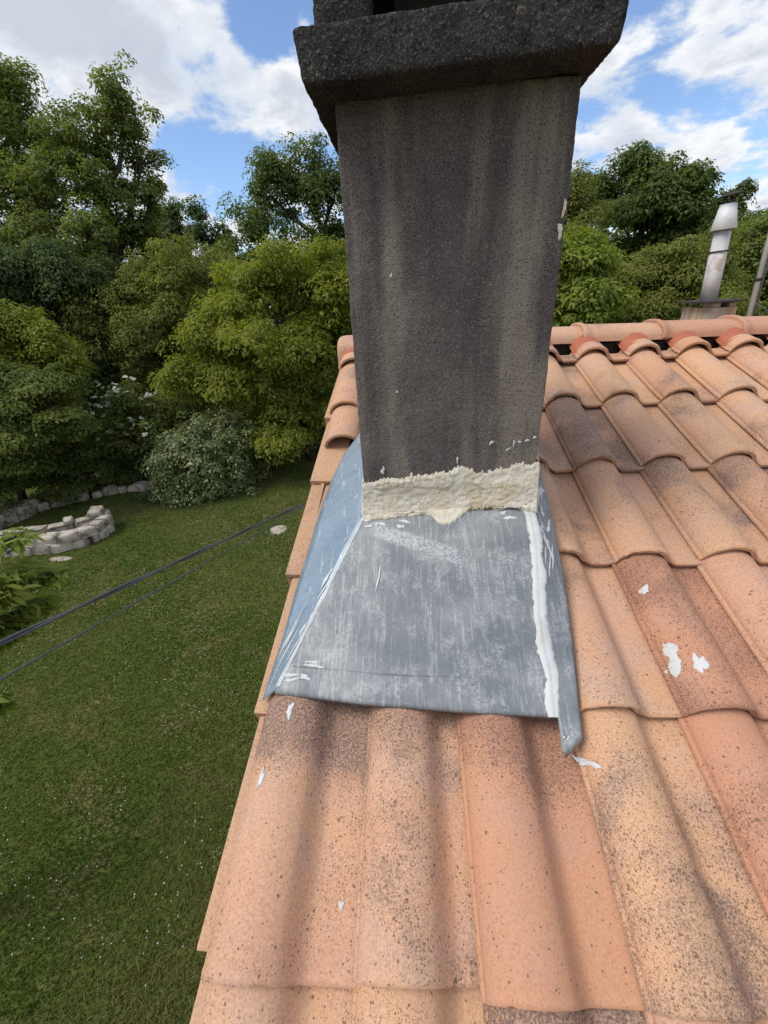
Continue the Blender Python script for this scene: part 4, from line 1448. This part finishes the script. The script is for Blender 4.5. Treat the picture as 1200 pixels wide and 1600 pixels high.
plant('broadleaf_tree', 'mid-green tree behind the metal flue and mast', 'tree', (9.0, 10.0), LOBES['rmass'] + [(8.6, 10.2, -.7, 1.4, .7)], M['l_oak'], 52500, (0.089, 0.044), .36, 70, .12, B, 17)
plant('oak_tree', 'oak whose top twigs show behind the flue cap', 'tree', (10.4, 13.8), LOBES['rsprig'] + [(10.6, 13.7, .7, 1.4, .8)], M['l_dark'], 22750, (0.096, 0.059), .32, 60, .15, B, 18, inner=.3)

# elder flower heads
fm = None
fr = np.random.default_rng(3)
order = [i for i in np.argsort(ecc[:, 1] - ecc[:, 2] * .6 + fr.normal(0, .4, len(ecc)))[:85]]
for n_, i in enumerate(order):
    if fm is None:
        c_ = np.stack([fr.normal(0, .033, 26), fr.normal(0, .033, 26), fr.normal(0, .006, 26)], 1)
        v = leaf_quads(c_, np.array([[0, 0, 1.]]) + fr.normal(0, .3, (26, 3)), fr.normal(size=(26, 3)), np.full(26, .05), np.full(26, .05))
        fo = np_mesh('flower_head', v, 4, M['petal'], el)
        fm = fo.data
    else:
        fo = bpy.data.objects.new('flower_head', fm)
        link(fo, el)
    p = Vector(ecc[i]) - Vector((-7.2, 9.4, GZ))
    fo.location = p + Vector((fr.normal() * .12, -.26 + fr.normal() * .05, .22))
    fo.rotation_euler = (rad(35) + fr.normal() * .25, fr.normal() * .25, fr.uniform(0, 6))
    s_ = fr.uniform(.7, 1.35)
    fo.scale = (s_, s_, s_)

# young plant by the edging stones
plant('young_shrub', 'small green sapling growing beside the edging stones', 'shrub', (-9.05, 7.3), [(-9.05, 7.3, -3.95, .22, .28)], M['l_olive'], 500, (.09, .04), .16, 30, .012, 'garden shrubs', 30, stem='stem')

# near branches that reach in from the left: larger leaves
def leafy_branches():
    rg = np.random.default_rng(44)
    root = empty('leafy_tree', (-3.6, -0.9, GZ), 'near tree whose bright leafy branches enter at the left photo edge', 'tree')
    o3 = np.array([-3.6, -0.9, GZ])
    vs = []
    g = Geo()
    hub = Vector((-3.3, -0.8, -1.6))
    tips = []
    for (x, y, z, rx, rz) in LOBES['near']:
        for _ in range(int(10 + 150 * rx * rz / .04)):
            d = unit(rg.normal(size=(1, 3)))[0]
            r = rg.uniform(.2, 1) ** .5
            tips.append((x + d[0] * rx * r, y + d[1] * rx * r, z + d[2] * rz * r))
    tips = np.array(tips)
    lv = []
    for t in tips:
        tip = Vector(t)
        ax_ = (tip - hub).normalized()
        st = tip - ax_ * .16 + Vector((0, 0, -.02))
        g.tube([st - Vector(o3), tip - Vector(o3)], [.0035, .0015], 4, False)
        m_ = 7
        for j in range(m_):
            q = .25 + .75 * j / (m_ - 1)
            c0 = np.array(st.lerp(tip, q))
            side = np.array(ax_.cross(Vector((0, 0, 1))).normalized()) * (1 if j % 2 else -1)
            dd = np.array(ax_) * (.55 if j < m_ - 1 else 1.2) + side * (.9 if j < m_ - 1 else 0) + rg.normal(size=3) * .25 + np.array([0, 0, -.28])
            dd /= np.linalg.norm(dd)
            nn = np.array([0, 0, 1.0]) + rg.normal(size=3) * .32
            L = rg.uniform(.065, .11)
            lv.append((c0 + dd * L * .5, nn, dd, L, L * rg.uniform(.26, .36)))
    c = np.array([a[0] for a in lv]) - o3
    n = unit(np.array([a[1] for a in lv]))
    d = np.array([a[2] for a in lv])
    d = unit(d - (d * n).sum(-1, keepdims=True) * n)
    s = np.cross(n, d)
    L = np.array([a[3] for a in lv])[:, None]
    W = np.array([a[4] for a in lv])[:, None]
    # leaf blade of two halves folded along the midrib: 8 points
    def P(a, b, h):
        return c + d * L * a + s * W * b + n * L * h
    mid = [P(-.5, 0, 0), P(-.15, 0, -.01), P(.2, 0, -.04), P(.5, 0, -.14)]
    lf = [P(-.22, .46, .05), P(.16, .38, .01)]
    rt = [P(-.22, -.46, .05), P(.16, -.38, .01)]
    V = np.stack(mid + lf + rt, 1).reshape(-1, 3)
    nl = len(lv)
    F = []
    for i in range(nl):
        b = i * 8
        F += [(b, b + 1, b + 4), (b + 1, b + 2, b + 5, b + 4), (b + 2, b + 3, b + 5), (b, b + 6, b + 1), (b + 1, b + 6, b + 7, b + 2), (b + 2, b + 7, b + 3)]
    mesh_obj('crown', V, F, M['l_fresh'], root)
    for l in LOBES['near']:
        e = Vector(l[:3])
        m2 = (hub + e) * .5 + Vector((0, 0, .05))
        g.tube([hub - Vector(o3), m2 - Vector(o3), e - Vector(o3)], [.03, .018, .006], 6, False)
    g.tube([(0, 0, 0), (.1, 0, 1.3), hub - Vector(o3), (.2, .3, 4.0)], [.11, .09, .07, .03], 9)
    g.obj('trunk', M['bark'], root)


leafy_branches()

# far woodland: one mass of foliage closing the view behind the garden
rg = np.random.default_rng(77)
wl = []
for a in np.arange(-72, 66, 2.6):
    for row_, dist_, hh in ((0, 26, 2.0), (1, 31, 3.0)):
        d_ = dist_ + rg.uniform(-1.5, 1.5)
        top = hh + rg.uniform(-.8, .8)
        if -30 < a < -12 and row_:
            top += .2
        x_, y_ = .3 + math.sin(rad(a)) * d_, -2.3 + math.cos(rad(a)) * d_
        for z_ in np.arange(GZ + 1.0, top, 1.6):
            wl.append((x_, y_, z_, 1.6, 1.3))
pts, nrm, ld, cc, li = crown_points(wl, 110000, .8, 60, rg, .35, .4, .6)
sz = rg.uniform(.7, 1.3, len(pts))
wood = np_mesh('woodland', leaf_quads(pts, nrm, ld, .30 * sz, .17 * sz, .1), 4, M['l_dark'])
tag(wood, 'dark mass of woodland behind the garden trees', 'woodland', None, 'stuff')

# ------------------------------------------------------------------ grass and clover on the lawn
N = 400000
r_ = rg.uniform(0.9, 14.5, N)
a_ = np.radians(rg.uniform(-95, 6, N))
gx, gy = .3143 + np.sin(a_) * r_, -2.3166 + np.cos(a_) * r_
ok = (gx < .05) | (gy > 3)
gx, gy, r_ = gx[ok], gy[ok], r_[ok]
n_ = len(gx)
h_ = rg.uniform(.018, .045, n_)
wd = rg.uniform(.003, .006, n_) * (1 + r_ * .12)
th = rg.uniform(0, 2 * np.pi, n_)
dx, dy = np.cos(th), np.sin(th)
ln = rg.normal(0, .022, (n_, 2))
b0 = np.stack([gx - dx * wd, gy - dy * wd, np.full(n_, GZ)], 1)
b1 = np.stack([gx + dx * wd, gy + dy * wd, np.full(n_, GZ)], 1)
tp = np.stack([gx + ln[:, 0], gy + ln[:, 1], GZ + h_], 1)
grass = np_mesh('grass', np.stack([b0, b1, tp], 1).reshape(-1, 3), 3, M['l_grass'])
tag(grass, 'short mown grass blades covering the lawn', 'grass', None, 'stuff')

cand = 30000
r_ = np.sqrt(rg.uniform(1.0 ** 2, 13 ** 2, cand))
a_ = np.radians(rg.uniform(-95, 0, cand))
x_, y_ = .3143 + np.sin(a_) * r_, -2.3166 + np.cos(a_) * r_
cl = np.array([mn.noise(Vector((x * .55, y * .55, 3))) + .6 * mn.noise(Vector((x * 1.9, y * 1.9, 8))) for x, y in zip(x_, y_)])
ok = (cl > rg.uniform(-.25, 1.0, cand)) & (x_ < -.3)
x_, y_ = x_[ok], y_[ok]
n_ = len(x_)
c_ = np.stack([x_, y_, GZ + rg.uniform(.035, .06, n_)], 1)
fl = np_mesh('clover_flowers', leaf_quads(c_, np.array([[0, 0, 1.]]) + rg.normal(0, .3, (n_, 3)), rg.normal(size=(n_, 3)), rg.uniform(.008, .018, n_), rg.uniform(.008, .018, n_)), 4, M['clover'])
tag(fl, 'tiny white clover flowers scattered over the lawn', 'flowers', None, 'stuff')
